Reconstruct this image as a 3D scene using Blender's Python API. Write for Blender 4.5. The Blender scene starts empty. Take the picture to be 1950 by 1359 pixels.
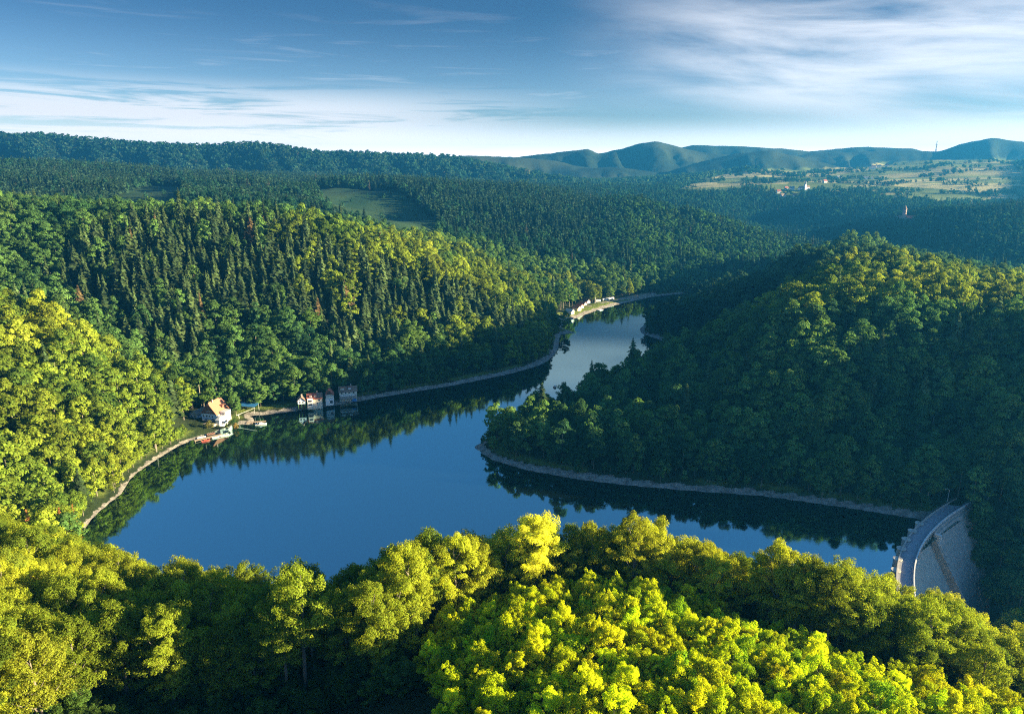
import bpy, bmesh, math, random
import numpy as np
from mathutils import Vector, Matrix

# ------------------------------------------------------------------ camera, sky, sun, exposure
S = bpy.context.scene
COL = S.collection
CAM_H, FPX, PITCH = 145.0, 1300.0, math.radians(14.9)
cam_d = bpy.data.cameras.new("camera")
cam = bpy.data.objects.new("camera", cam_d)
COL.objects.link(cam)
cam.location = (0, 0, CAM_H)
cam.rotation_euler = (math.pi / 2 - PITCH, 0, 0)
cam_d.sensor_width = 36.0
cam_d.lens = 36.0 * FPX / 1950.0
cam_d.clip_start = 1.0
cam_d.clip_end = 40000.0
S.camera = cam

SUN_AZ, SUN_EL = 97.0, 12.0          # degrees clockwise from the view direction, degrees above the horizon
w = bpy.data.worlds.new("World"); S.world = w; w.use_nodes = True
SKY_STRENGTH = 0.05
nt = w.node_tree; nt.nodes.clear()
def N(nt, t, **kw):
    n = nt.nodes.new(t)
    for k, v in kw.items():
        setattr(n, k, v)
    return n
def L(nt, a, b): nt.links.new(a, b)
def M_(nt, op, a, b=None, c=None, clamp=False):
    n = N(nt, 'ShaderNodeMath', operation=op, use_clamp=clamp)
    for i, v in enumerate((a, b, c)):
        if v is None: continue
        if isinstance(v, (int, float)): n.inputs[i].default_value = v
        else: L(nt, v, n.inputs[i])
    return n.outputs[0]
def MIX(nt, f, a, b, blend='MIX'):
    n = N(nt, 'ShaderNodeMix', data_type='RGBA', blend_type=blend)
    for i, v in ((0, f), (6, a), (7, b)):
        if isinstance(v, (int, float)): n.inputs[i].default_value = v
        elif isinstance(v, (tuple, list)): n.inputs[i].default_value = (*v[:3], 1)
        else: L(nt, v, n.inputs[i])
    return n.outputs[2]
def RANGE(nt, v, a, b, c=0.0, d=1.0, smooth=True):
    n = N(nt, 'ShaderNodeMapRange', interpolation_type='SMOOTHSTEP' if smooth else 'LINEAR', clamp=True)
    L(nt, v, n.inputs[0])
    for i, x in enumerate((a, b, c, d)): n.inputs[i + 1].default_value = x
    return n.outputs[0]
def NOISE(nt, vec, scale, detail=4, rough=0.55, dist=0.0):
    n = N(nt, 'ShaderNodeTexNoise')
    if vec is not None: L(nt, vec, n.inputs['Vector'])
    n.inputs['Scale'].default_value = scale; n.inputs['Detail'].default_value = detail
    n.inputs['Roughness'].default_value = rough; n.inputs['Distortion'].default_value = dist
    return n.outputs[0]

sky = N(nt, 'ShaderNodeTexSky', sky_type='NISHITA', sun_disc=False)
sky.sun_elevation = math.radians(SUN_EL); sky.sun_rotation = math.radians(SUN_AZ)
sky.altitude = 500; sky.air_density = 1.0; sky.dust_density = 0.6; sky.ozone_density = 2.5
tc = N(nt, 'ShaderNodeTexCoord')
sep = N(nt, 'ShaderNodeSeparateXYZ'); L(nt, tc.outputs['Generated'], sep.inputs[0])
az = M_(nt, 'MULTIPLY', M_(nt, 'ARCTAN2', sep.outputs[0], sep.outputs[1]), 57.2958)       # degrees
el = M_(nt, 'MULTIPLY', M_(nt, 'ARCSINE', sep.outputs[2]), 57.2958)
# clear-air blue deepens with height; unseen bright band added above for the water, zenith darkened to cut fill
tone = MIX(nt, RANGE(nt, el, 1.0, 12.5), (0.62, 0.66, 0.74), (0.135, 0.22, 0.31))
tone = MIX(nt, RANGE(nt, el, 14, 20), tone, (0.62, 0.98, 1.25))
tone = MIX(nt, RANGE(nt, el, 36, 58), tone, (0.12, 0.21, 0.36))
skyc = MIX(nt, 1.0, sky.outputs[0], tone, 'MULTIPLY')
# high thin cloud: streaked noise in azimuth / elevation, thick in two banks
def comb(x, y, z=0.0):
    c = N(nt, 'ShaderNodeCombineXYZ')
    for i, v in enumerate((x, y, z)):
        if isinstance(v, (int, float)): c.inputs[i].default_value = v
        else: L(nt, v, c.inputs[i])
    return c.outputs[0]
tilt = M_(nt, 'ADD', el, M_(nt, 'MULTIPLY', az, 0.10))
v1 = comb(M_(nt, 'MULTIPLY', az, 0.045), M_(nt, 'MULTIPLY', tilt, 0.30))
n1 = NOISE(nt, v1, 1.5, 8, 0.55, 0.35)
v2 = comb(M_(nt, 'MULTIPLY', az, 0.05), M_(nt, 'MULTIPLY', el, 0.75), 3.7)
n2 = NOISE(nt, v2, 1.5, 7, 0.6, 0.5)
# bank A: fan of cirrus over the sunny side
fa = M_(nt, 'MULTIPLY', RANGE(nt, az, 2, 24), M_(nt, 'MULTIPLY', RANGE(nt, tilt, 5.0, 8.0), RANGE(nt, tilt, 17.5, 12.0)))
ca = M_(nt, 'MULTIPLY', RANGE(nt, n1, 0.22, 0.70), fa)
# bank B: low flat cloud at the other side
fb = M_(nt, 'MULTIPLY', RANGE(nt, az, 10, -16), M_(nt, 'MULTIPLY', RANGE(nt, el, -1, 1.5), RANGE(nt, el, 7.2, 4.2)))
cb = M_(nt, 'MULTIPLY', RANGE(nt, n2, 0.36, 0.50), fb)
cc = M_(nt, 'MULTIPLY', RANGE(nt, n2, 0.55, 0.75), 0.35)
cd = M_(nt, 'MULTIPLY', M_(nt, 'MULTIPLY', RANGE(nt, el, 12.6, 14.5), RANGE(nt, el, 20, 16)), M_(nt, 'MULTIPLY', RANGE(nt, az, -14, 0), RANGE(nt, n1, .25, .6)))  # unseen cloud band above the view, added for its reflection in the channel
cloud = M_(nt, 'MAXIMUM', M_(nt, 'MAXIMUM', M_(nt, 'MULTIPLY', cd, .8), M_(nt, 'MULTIPLY', ca, 0.80)), M_(nt, 'MAXIMUM', M_(nt, 'MULTIPLY', cb, 0.9), M_(nt, 'MULTIPLY', cc, RANGE(nt, el, 14, 3))))
skyc = MIX(nt, cloud, skyc, (4.1, 4.05, 4.2))
hor = M_(nt, 'MULTIPLY', RANGE(nt, el, 4.6, 0.0), RANGE(nt, az, -60, 40, .6, .95))
skyc = MIX(nt, hor, skyc, (12.5, 12.0, 12.3))
bg = N(nt, 'ShaderNodeBackground'); L(nt, skyc, bg.inputs[0]); bg.inputs[1].default_value = SKY_STRENGTH
wo = N(nt, 'ShaderNodeOutputWorld'); L(nt, bg.outputs[0], wo.inputs[0])

sun_d = bpy.data.lights.new("sun", 'SUN'); sun = bpy.data.objects.new("sun", sun_d); COL.objects.link(sun)
sun_d.energy = 5.0; sun_d.angle = math.radians(0.5); sun_d.color = (1.0, 0.82, 0.48)
a_, e_ = math.radians(SUN_AZ), math.radians(SUN_EL)
SUNV = Vector((math.sin(a_) * math.cos(e_), math.cos(a_) * math.cos(e_), math.sin(e_)))
sun.rotation_euler = SUNV.to_track_quat('Z', 'Y').to_euler()

S.view_settings.view_transform = 'Standard'; S.view_settings.look = 'None'
S.view_settings.gamma = 1.0; S.view_settings.exposure = 2.8; S.view_settings.use_curve_mapping = False
S.render.engine = 'CYCLES'
cy = S.cycles
cy.use_denoising = False
cy.filter_width = 1.1
cy.max_bounces = 5; cy.diffuse_bounces = 2; cy.glossy_bounces = 2; cy.transmission_bounces = 3
cy.transparent_max_bounces = 4; cy.volume_bounces = 0; cy.sample_clamp_indirect = 4.0
cy.caustics_reflective = False; cy.caustics_refractive = False

# ------------------------------------------------------------------ helpers
rng = np.random.default_rng(7); random.seed(7)
CP, SP = math.cos(PITCH), math.sin(PITCH)
def at(px, py, Y):
    """world point seen in the direction (px, py), Y metres away along the ground"""
    v = -(py - 679.5) / FPX
    d = np.array([(px - 975) / FPX, CP + v * SP, -SP + v * CP])
    return np.array([0, 0, CAM_H]) + d * (Y / d[1])
def proj(x, y, z):
    dz = z - CAM_H
    f = np.maximum(y * CP - dz * SP, 1e-3); u = y * SP + dz * CP
    return 975 + FPX * x / f, 679.5 - FPX * u / f
def onz(px, py, z=0.0):
    v = -(py - 679.5) / FPX
    d = np.array([(px - 975) / FPX, CP + v * SP, -SP + v * CP])
    return np.array([0, 0, CAM_H]) + d * ((z - CAM_H) / d[2])
def sstep(a, b, x):
    t = np.clip((x - a) / (b - a), 0, 1); return t * t * (3 - 2 * t)
def _h(i, j, s):
    n = (i * 374761393 + j * 668265263 + s * 974711) & 0x7fffffff
    n = ((n ^ (n >> 13)) * 1274126177) & 0x7fffffff
    return ((n ^ (n >> 16)) & 0xffff) / 65535.0
def vnoise(x, y, s=0):
    xi = np.floor(x).astype(np.int64); yi = np.floor(y).astype(np.int64)
    fx = x - xi; fy = y - yi; fx = fx * fx * (3 - 2 * fx); fy = fy * fy * (3 - 2 * fy)
    a = _h(xi, yi, s); b = _h(xi + 1, yi, s); c = _h(xi, yi + 1, s); d = _h(xi + 1, yi + 1, s)
    return (a * (1 - fx) + b * fx) * (1 - fy) + (c * (1 - fx) + d * fx) * fy
def fbm(x, y, s=0, o=4):
    t = 0; a = .5
    for k in range(o): t = t + a * (vnoise(x * 2 ** k, y * 2 ** k, s + k * 17) - .5); a *= .5
    return t
def inpoly(x, y, P):
    P = np.asarray(P, float); ins = np.zeros(np.shape(x), bool); j = len(P) - 1
    for i in range(len(P)):
        xi, yi = P[i]; xj, yj = P[j]
        c = ((yi > y) != (yj > y)) & (x < (xj - xi) * (y - yi) / (yj - yi + 1e-12) + xi)
        ins ^= c; j = i
    return ins
def segdist(x, y, P, closed=True):
    P = np.asarray(P, float); d = np.full(np.shape(x), 1e9); n = len(P)
    for i in range(n if closed else n - 1):
        a = P[i]; b = P[(i + 1) % n]; ab = b - a
        t = np.clip(((x - a[0]) * ab[0] + (y - a[1]) * ab[1]) / (ab @ ab), 0, 1)
        d = np.minimum(d, np.hypot(x - a[0] - t * ab[0], y - a[1] - t * ab[1]))
    return d
def mesh_np(name, V, F, mats=(), smooth=False):
    """V (n,3), F (m,k) constant k"""
    me = bpy.data.meshes.new(name); V = np.asarray(V, np.float32); F = np.asarray(F, np.int32); k = F.shape[1]
    me.vertices.add(len(V)); me.vertices.foreach_set('co', V.ravel())
    me.loops.add(F.size); me.loops.foreach_set('vertex_index', F.ravel())
    me.polygons.add(len(F)); me.polygons.foreach_set('loop_start', np.arange(0, F.size, k, dtype=np.int32))
    me.polygons.foreach_set('use_smooth', np.full(len(F), smooth))
    for m in mats: me.materials.append(m)
    me.update(); me.validate(); return me
def link(name, me, parent=None, loc=None):
    o = bpy.data.objects.new(name, me); COL.objects.link(o)
    if parent is not None: o.parent = parent
    if loc is not None: o.location = loc
    return o
def tag(o, label=None, cat=None, group=None, kind=None):
    if label: o['label'] = label
    if cat: o['category'] = cat
    if group: o['group'] = group
    if kind: o['kind'] = kind
    return o
def empty(name, loc, rz=0, label=None, cat=None, group=None):
    o = bpy.data.objects.new(name, None); COL.objects.link(o); o.location = loc; o.rotation_euler = (0, 0, rz)
    o.empty_display_size = 1; return tag(o, label, cat, group)
class MB:
    """collects boxes, prisms, tubes; build() links them as one mesh object"""
    def __init__(s): s.bm = bmesh.new()
    def face(s, pts):
        s.bm.faces.new([s.bm.verts.new(p) for p in pts])
    def hexa(s, b, t):
        vb = [s.bm.verts.new(p) for p in b]; vt = [s.bm.verts.new(p) for p in t]; n = len(b)
        s.bm.faces.new(vb[::-1]); s.bm.faces.new(vt)
        for i in range(n): s.bm.faces.new((vb[i], vb[(i + 1) % n], vt[(i + 1) % n], vt[i]))
        return s
    def box(s, c, d, rz=0):
        cx, cy_, cz = c; hx, hy, hz = d[0] / 2, d[1] / 2, d[2] / 2; co, si = math.cos(rz), math.sin(rz)
        q = [(-hx, -hy), (hx, -hy), (hx, hy), (-hx, hy)]
        P = [(cx + a * co - b * si, cy_ + a * si + b * co) for a, b in q]
        return s.hexa([(a, b, cz - hz) for a, b in P], [(a, b, cz + hz) for a, b in P])
    def tube(s, pts, radii, n=6):
        pts = [Vector(p) for p in pts]; rings = []
        for i, p in enumerate(pts):
            t = (pts[min(i + 1, len(pts) - 1)] - pts[max(i - 1, 0)]).normalized()
            a = t.orthogonal().normalized() if abs(t.z) < .95 else (Vector((1, 0, 0)) - t * t.x).normalized()
            b = t.cross(a); r = radii[i] if hasattr(radii, '__len__') else radii
            rings.append([s.bm.verts.new(p + a * r * math.cos(6.2832 * k / n) + b * r * math.sin(6.2832 * k / n)) for k in range(n)])
        for A, B in zip(rings, rings[1:]):
            for k in range(n): s.bm.faces.new((A[k], A[(k + 1) % n], B[(k + 1) % n], B[k]))
        s.bm.faces.new(rings[0][::-1]); s.bm.faces.new(rings[-1]); return s
    def mesh(s, name, mat):
        bmesh.ops.recalc_face_normals(s.bm, faces=s.bm.faces)
        me = bpy.data.meshes.new(name); s.bm.to_mesh(me); s.bm.free()
        if mat: me.materials.append(mat)
        return me
    def build(s, name, mat, parent=None, loc=None): return link(name, s.mesh(name, mat), parent, loc)

# ------------------------------------------------------------------ materials
def mat(name, col, rough=0.8, var=0.15, scale=2.0, spec=0.3, bump=0.0):
    m = bpy.data.materials.new(name); m.use_nodes = True; t = m.node_tree; b = t.nodes['Principled BSDF']
    g = N(t, 'ShaderNodeTexCoord'); n = NOISE(t, g.outputs['Object'], scale, 5, .6)
    c = MIX(t, RANGE(t, n, .25, .75, 0, 1, False), tuple(x * (1 - var) for x in col), tuple(min(1, x * (1 + var)) for x in col))
    L(t, c, b.inputs['Base Color']); b.inputs['Roughness'].default_value = rough; b.inputs['Specular IOR Level'].default_value = spec
    if bump:
        bp = N(t, 'ShaderNodeBump'); bp.inputs['Strength'].default_value = bump; L(t, n, bp.inputs['Height']); L(t, bp.outputs[0], b.inputs['Normal'])
    return m
def leaf_mat(name, trans=0.45, hsvv=0.16):
    """leaf colour comes from the tree's own 'tint' and differs a little from leaf to leaf"""
    m = bpy.data.materials.new(name); m.use_nodes = True; t = m.node_tree; t.nodes.clear()
    a = N(t, 'ShaderNodeAttribute', attribute_type='INSTANCER', attribute_name='tint')
    gi = N(t, 'ShaderNodeNewGeometry'); oi = N(t, 'ShaderNodeObjectInfo')
    v = M_(t, 'ADD', M_(t, 'MULTIPLY', gi.outputs['Random Per Island'], 0.7), M_(t, 'ADD', 0.5, M_(t, 'MULTIPLY', oi.outputs['Random'], 0.35)))
    hs = N(t, 'ShaderNodeHueSaturation'); L(t, a.outputs['Color'], hs.inputs['Color']); L(t, v, hs.inputs['Value'])
    L(t, M_(t, 'ADD', 0.485, M_(t, 'MULTIPLY', gi.outputs['Random Per Island'], 0.03)), hs.inputs['Hue'])
    d = N(t, 'ShaderNodeBsdfDiffuse'); L(t, hs.outputs[0], d.inputs[0])
    tr = N(t, 'ShaderNodeBsdfTranslucent')
    L(t, MIX(t, 1.0, hs.outputs[0], tuple(trans * v for v in (1.28, 1.25, 0.4)), 'MULTIPLY'), tr.inputs[0])
    mx = N(t, 'ShaderNodeAddShader'); L(t, d.outputs[0], mx.inputs[0]); L(t, tr.outputs[0], mx.inputs[1])
    o = N(t, 'ShaderNodeOutputMaterial'); L(t, mx.outputs[0], o.inputs[0]); return m
LEAF = leaf_mat('leaf', 0.95)
NEEDLE = leaf_mat('needle', 0.25)
BARK = mat('bark', (0.16, 0.14, 0.115), .9, .35, 3.0, .1)
BARKP = mat('pine_bark', (0.20, 0.12, 0.08), .9, .3, 3.0, .1)

# ------------------------------------------------------------------ terrain
# lake outline in metres
LAKE = [(-180, 255), (-184, 275), (-184, 294), (-189, 315), (-188, 331), (-185, 352), (-176, 372), (-166, 386), (-156, 387), (-157, 394), (-163, 402), (-154, 404),
        (-126, 416), (-108, 426), (-90, 438), (-66, 452), (-43, 465), (-20, 481), (2, 498), (16, 512), (27, 528), (36, 552), (41, 580), (44, 610),
        (46, 628), (62, 634), (54, 646), (48, 660), (57, 686), (76, 717), (97, 749), (122, 780), (148, 808), (175, 835), (205, 852), (250, 868), (300, 868), (300, 845), (250, 838),
        (212, 815), (185, 775), (158, 722), (136, 680), (124, 650), (123, 631), (131, 612), (141, 595), (160, 575), (166, 560), (140, 530), (90, 478),
        (40, 428), (0, 383), (-22, 352), (-11, 334), (7, 321), (32, 310), (57, 303), (81, 298), (117, 292), (149, 281), (181, 268), (194, 268), (178, 257), (160, 242), (146, 227), (130, 205), (116, 182),
        (60, 194), (0, 199), (-60, 197), (-110, 204), (-150, 224)]
A_ = lambda px, py, Y, h=0: (*at(px, py, Y)[:2], at(px, py, Y)[2] - h)
T = 24
CTRL = [
 # foreground hill
 (0, -90, 92), (-150, -90, 90), (150, -90, 80), (0, 20, 82), (-80, 20, 80), (80, 20, 74), (160, 20, 45),
 (0, 75, 69), (40, 75, 69), (70, 78, 66), (0, 95, 67), (35, 97, 66), (10, 120, 61), (35, 118, 59), (-10, 112, 60), (62, 104, 57.5), (0, 137, 42), (50, 134, 40), (0, 150, 34), (50, 148, 31), (0, 175, 18), (50, 170, 16),
 (-50, 75, 60), (-48, 92, 55), (-50, 112, 46), (-50, 140, 29), (-50, 172, 10), (-85, 88, 62), (-85, 60, 70), (-108, 130, 44), (-95, 145, 34), (-100, 178, 13), (-150, 175, 30),
 (-180, 130, 60), (-230, 90, 75), (80, 128, 36), (99, 115, 35), (95, 80, 60), (120, 85, 45), (100, 158, 20), (122, 186, 3), (140, 122, 18), (178, 108, 0),
 # valley below the dam
 (220, 150, -26), (214, 195, -38), (190, 205, -38), (165, 170, -20), (216, 262, -10), (209, 272, 0), (212, 252, -18), (216, 240, -26), (208, 281, 4), (228, 285, 12), (255, 255, -12), (300, 200, -22), (350, 120, -42), (280, 150, -36), (250, 80, 0), (420, 60, -48), (330, 40, 10), (600, 100, -40), (700, -50, 30), (450, -80, 50),
 # hill at the near side of the inlet (left bank)
 A_(0, 555, 369, T), A_(100, 590, 379, T), A_(180, 640, 381, T), A_(260, 690, 379, T), A_(330, 740, 374, 21), A_(365, 795, 368, 16),
 A_(0, 700, 313, T), A_(0, 800, 282, T), A_(0, 900, 256, T), A_(100, 900, 267, T), A_(0, 980, 237, T), A_(100, 1000, 244, 20), A_(200, 800, 318, T), A_(120, 760, 316, T), (-360, 320, 98), (-340, 250, 92), (-360, 150, 95), (-480, 330, 95),
 (-200, 390, 3), (-222, 412, 8), (-270, 440, 24), (-340, 470, 42), (-430, 480, 64),
 # spruce hill across the lake
 A_(0, 400, 560, T), A_(200, 392, 600, T), A_(400, 392, 620, T), A_(560, 398, 620, T), A_(650, 420, 610, T), A_(750, 465, 600, T), A_(850, 505, 590, T), A_(950, 550, 585, T), A_(1040, 597, 590, 20),
 A_(300, 550, 490, T), A_(300, 650, 440, T), A_(500, 550, 510, T), A_(500, 690, 436, T), A_(700, 600, 510, T), A_(100, 550, 490, T), A_(700, 500, 560, T), A_(850, 620, 520, T), A_(650, 690, 455, T),
 (-560, 600, 100), (-700, 500, 105), (-200, 760, 62), (-400, 800, 75), (-30, 690, 34), (40, 680, 8),
 A_(750, 440, 760, T), A_(900, 480, 780, T), A_(1000, 515, 790, T), A_(1100, 548, 800, 18), (100, 790, 2), (160, 850, 2),
 # wooded promontory
 A_(960, 822, 345, 24), A_(1050, 757, 372, 27), A_(1150, 712, 390, 28), A_(1250, 678, 400, 28), A_(1350, 637, 405, 28), A_(1450, 590, 405, T), A_(1560, 552, 405, T), A_(1650, 545, 400, T), A_(1750, 560, 390, T), A_(1850, 592, 375, T), A_(1950, 652, 350, T),
 A_(1500, 700, 350, T), A_(1300, 760, 350, T), A_(1700, 700, 340, T), A_(1850, 780, 310, T), A_(1100, 800, 345, T), A_(1500, 830, 312, T), A_(1800, 900, 290, T),
 A_(1680, 497, 480, T), A_(1830, 522, 490, T), A_(1950, 548, 470, T), A_(1750, 520, 450, T), (305, 345, 58), (325, 300, 62), (325, 262, 58), (312, 228, 40), (350, 190, 20), (282, 300, 30), (278, 262, 4), (420, 300, 35), (420, 380, 40), (480, 420, 40), (560, 330, 0), (700, 450, -10),  # unseen spur past the right edge, raised to shade the promontory and dam
 # second, darker promontory behind it
 A_(1610, 460, 640, T), A_(1500, 482, 640, T), A_(1430, 522, 640, T), A_(1300, 568, 640, T), A_(1750, 490, 570, T), A_(1550, 505, 540, T), (160, 640, 14), (320, 690, 15), (280, 700, 10), (330, 730, 8), (270, 815, 8), (400, 720, 20), (420, 870, 55), (340, 900, 20), (230, 560, 28), (500, 620, 30), (600, 800, 10), (400, 900, 5),
 # wooded hillside beyond the lake
 A_(640, 345, 1500, T), A_(830, 350, 1450, T), A_(1000, 365, 1400, T), A_(1240, 370, 1350, T), A_(720, 390, 1300), A_(640, 375, 1350), A_(760, 430, 1050), A_(850, 440, 1050, T), A_(280, 383, 1100), A_(280, 340, 1400, T), A_(100, 345, 1200, T), A_(0, 395, 1000, 8),
 A_(0, 317, 1700, 18), A_(100, 319, 1700, 10), A_(330, 329, 1800, T), (-300, 950, 85), (-100, 950, 55), (-600, 900, 92), (-900, 1000, 110), (-1400, 1500, 160),
 A_(1210, 480, 950, T), A_(1210, 430, 1100, T), A_(1050, 470, 950, T), A_(1400, 480, 1000, T), A_(1430, 437, 1150, T), A_(1520, 466, 1120, T), A_(1350, 395, 1250, T), (250, 900, 3), (330, 880, 6), (120, 900, 12), (60, 900, 22), A_(1100, 410, 1200, T), A_(950, 400, 1200, T),
 # valley, castle hill and farmed plateau
 (500, 1330, 2), (560, 1500, -8), (640, 1640, -12), (800, 1800, -8), A_(1500, 428, 1920, 20), A_(1420, 408, 2000, 18), A_(1280, 392, 1480, 20), A_(1390, 440, 1560, 20), A_(1700, 408, 1400, 18), A_(1745, 412, 1400, 12), A_(1800, 412, 1300, T), A_(1950, 405, 1200, T), A_(1620, 458, 1420, T), A_(1700, 482, 1150, T), A_(1900, 505, 1000, T), A_(1950, 470, 1050, T), (1000, 1000, 20), (1400, 1200, 60), (900, 700, 0),
 A_(1400, 388, 2000, 16), A_(1550, 393, 1900, 16), A_(1650, 388, 1900, 16), A_(1700, 367, 2200), A_(1450, 361, 2300), A_(1900, 385, 2000), A_(1600, 345, 2700), A_(1350, 346, 2700), A_(1600, 325, 3300), A_(1900, 306, 3300), A_(1750, 306, 3500), A_(1330, 339, 3300), A_(1450, 323, 3300), A_(1950, 303, 3200, 12), (2600, 2600, 150), (3500, 3500, 220),
 A_(400, 331, 2400, 18), A_(900, 352, 2200, 18), A_(1150, 366, 2000, 18), A_(1250, 354, 2700, 18), A_(650, 334, 2500, 18), A_(100, 324, 2500, 18), A_(1150, 352, 2600, 18), A_(1000, 345, 2600, 18), (-2500, 2500, 180), (-3500, 4500, 150), (0, 3600, 108), (0, 4500, 100), (1500, 4500, 110), (3500, 4800, 150), (0, 7000, 100), (-6000, 7000, 120), (6000, 7000, 120),
]
for q in LAKE:
    if not (q[0] > 112 and q[1] < 270): CTRL.append((*q, 0.5))
for a, b_, zs_ in [((196, 276), (.63, -.78), (0, -16, -27, -34)), ((184.5, 267.5), (.63, -.78), (-4, -26, -36, -40)), ((173, 257.5), (.66, -.75), (-10, -34, -42, -42)), ((163, 247.5), (.72, -.69), (-12, -34, -42, -42)), ((153.5, 236), (.8, -.6), (-12, -32, -40, -40)), ((145, 223), (.88, -.48), (-8, -24, -36, -38)), ((137, 208), (.9, -.43), (-3, -12, -26, -34)), ((130, 193), (.9, -.43), (0, -6, -16, -24))]:
    for o_, z_ in zip((-4, 7, 16, 26), zs_): CTRL.append((a[0] + b_[0] * o_, a[1] + b_[1] * o_, z_ if o_ > 0 else max(z_, -8)))
CTRL = np.array(CTRL, float)
OFF = 200.0
def tpar(x, y): return x / (y + OFF), np.log(y + OFF)
cu, cs = tpar(CTRL[:, 0], CTRL[:, 1])
def _phi(r2): return np.sqrt(r2 + 0.02 ** 2)
n = len(CTRL)
K = _phi((cu[:, None] - cu[None]) ** 2 + (cs[:, None] - cs[None]) ** 2) - np.eye(n) * 0.004
Pm = np.stack([np.ones(n), cu, cs], 1)
Aug = np.block([[K, Pm], [Pm.T, np.zeros((3, 3))]])
SOL = np.linalg.solve(Aug, np.concatenate([CTRL[:, 2], np.zeros(3)]))
RIDGES = [  # (distance, depth of slope in ln units, [(px, py), ...]) crest lines far away
 (2900, 0.15, [(-900, 285), (-300, 268), (0, 262), (100, 264), (200, 274), (300, 281), (400, 283), (480, 279), (540, 285), (600, 294), (700, 299), (800, 303), (850, 304), (900, 311), (950, 322), (1000, 331), (1050, 341), (1120, 351), (1300, 375), (2000, 420)]),
 (3900, 0.09, [(500, 345), (700, 320), (840, 299), (900, 296), (950, 298), (1000, 300), (1060, 307), (1120, 320), (1200, 340), (1400, 360)]),
 (4350, 0.11, [(700, 345), (900, 325), (980, 300), (1040, 293), (1080, 288), (1120, 284), (1140, 293), (1180, 284), (1215, 274), (1250, 269), (1280, 276), (1310, 285), (1340, 290), (1400, 296), (1500, 300), (1560, 291), (1640, 289), (1740, 287), (1790, 288), (1830, 274), (1890, 262), (1950, 271), (2100, 290), (2600, 280)]),
 (3800, 0.075, [(900, 345), (1100, 322), (1180, 318), (1260, 330), (1320, 312), (1400, 292), (1470, 287), (1520, 298), (1600, 318), (1700, 330), (1950, 330), (2300, 330)]),
 (4850, 0.10, [(0, 330), (800, 306), (1000, 300), (1280, 284), (1320, 276), (1400, 278), (1500, 284), (1540, 288), (1600, 283), (1640, 280), (1740, 283), (1760, 289), (1900, 300), (2600, 290)]),
]
for k, (Yc, wd, pts) in enumerate(RIDGES):
    P = [at(px, py, Yc) for px, py in pts]
    RIDGES[k] = (Yc, wd, np.array([p[0] / (Yc + OFF) for p in P]), np.array([p[2] for p in P]))
DAM = [(204, 281.5), (196, 276), (184.5, 267.5), (173, 257.5), (163, 247.5), (153.5, 236), (145, 223), (137, 208), (130, 193), (124, 178)]   # crest centre line
def dam_side(x, y):
    """distance downstream of the dam crest line (negative upstream) where the dam stands"""
    P = np.array(DAM); best = np.full(np.shape(x), 1e9); sd = np.full(np.shape(x), -1e9)
    for i in range(len(P) - 1):
        a, b = P[i], P[i + 1]; ab = b - a; Ln = np.hypot(*ab); t = np.clip(((x - a[0]) * ab[0] + (y - a[1]) * ab[1]) / Ln ** 2, 0, 1)
        d = np.hypot(x - a[0] - t * ab[0], y - a[1] - t * ab[1]); s = ((x - a[0]) * (-ab[1]) + (y - a[1]) * ab[0]) / Ln
        m = d < best; best = np.where(m, d, best); sd = np.where(m, s, sd)
    return sd, best
def ground(x, y):
    x = np.asarray(x, float); y = np.asarray(y, float); sh = x.shape; x = x.ravel(); y = y.ravel()
    u, s = tpar(x, y); z = SOL[n] + SOL[n + 1] * u + SOL[n + 2] * s
    for i in range(0, len(x), 20000):
        sl = slice(i, i + 20000)
        z[sl] += _phi((u[sl, None] - cu) ** 2 + (s[sl, None] - cs) ** 2) @ SOL[:n]
    far = sstep(600, 2200, y)
    z = z + fbm(x / 45, y / 45, 3) * 3.0 * sstep(200, 420, y) + far * fbm(x / 260, y / 260, 5) * 20
    mid = sstep(880, 1150, y) * (1 - sstep(1650, 2100, y))
    z = z + mid * (14 - 95 * np.abs(fbm(x / 330 + 3.1, y / 420 + 1.7, 61, 3)))
    zr = np.full(x.shape, -50.0)
    for k, (Yc, wd, ru, rz) in enumerate(RIDGES):
        wob = fbm(u * 9 + k, s * 0 + k, 11 + k, 3) * 0.10
        t = (s - math.log(Yc + OFF) - wob * 0.0) / wd
        cz = np.interp(u, ru, rz) + fbm(u * 60, s * 30, 40 + k, 3) * 8 + fbm(u * 420, s * 300, 45 + k, 2) * 7
        spur = np.abs(fbm(u * 26 + s * 5 + k * 5, s * 3.0, 20 + k, 4)) * 3.0
        prof = np.exp(-np.abs(t) ** 1.5) ; side = 1 - np.exp(-(t / 0.35) ** 2)
        zz = 60 + (cz - 60) * prof * (1 - 0.55 * spur * side)
        zr = np.maximum(zr, np.where(t > 3, -50, zz))
    wr = sstep(2150, 2600, y)
    z = np.where(wr > 0, z * (1 - wr) + np.maximum(z, zr) * wr, z)
    nearl = (y < 1000) & (y > 100) & (np.abs(x) < 420)
    ds = np.full(x.shape, 500.0); ins = np.zeros(x.shape, bool)
    ds[nearl] = segdist(x[nearl], y[nearl], LAKE); ins[nearl] = inpoly(x[nearl], y[nearl], LAKE)
    sd, bd = dam_side(x, y)
    down = (sd > 1.0) & (bd < 60) & (x > 100) & (x < 262) & ~((y > 274) & (sd < 2.0))
    b = 0.28 * np.minimum(ds, 26)
    wl = sstep(3, 30, ds)
    land = np.where(down, z, b * (1 - wl) + np.maximum(z, 1.0 + 0 * b) * wl)
    land = np.where((~down) & (z < 0) & (ds > 25), np.where((x > 100) & (y < 330), z, np.where(y > 700, np.maximum(z, -12), land)), land)
    z = np.where(ins, -0.3 - np.minimum(0.22 * ds, 7), land)
    return z.reshape(sh), np.where(ins, -ds, ds).reshape(sh)

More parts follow.
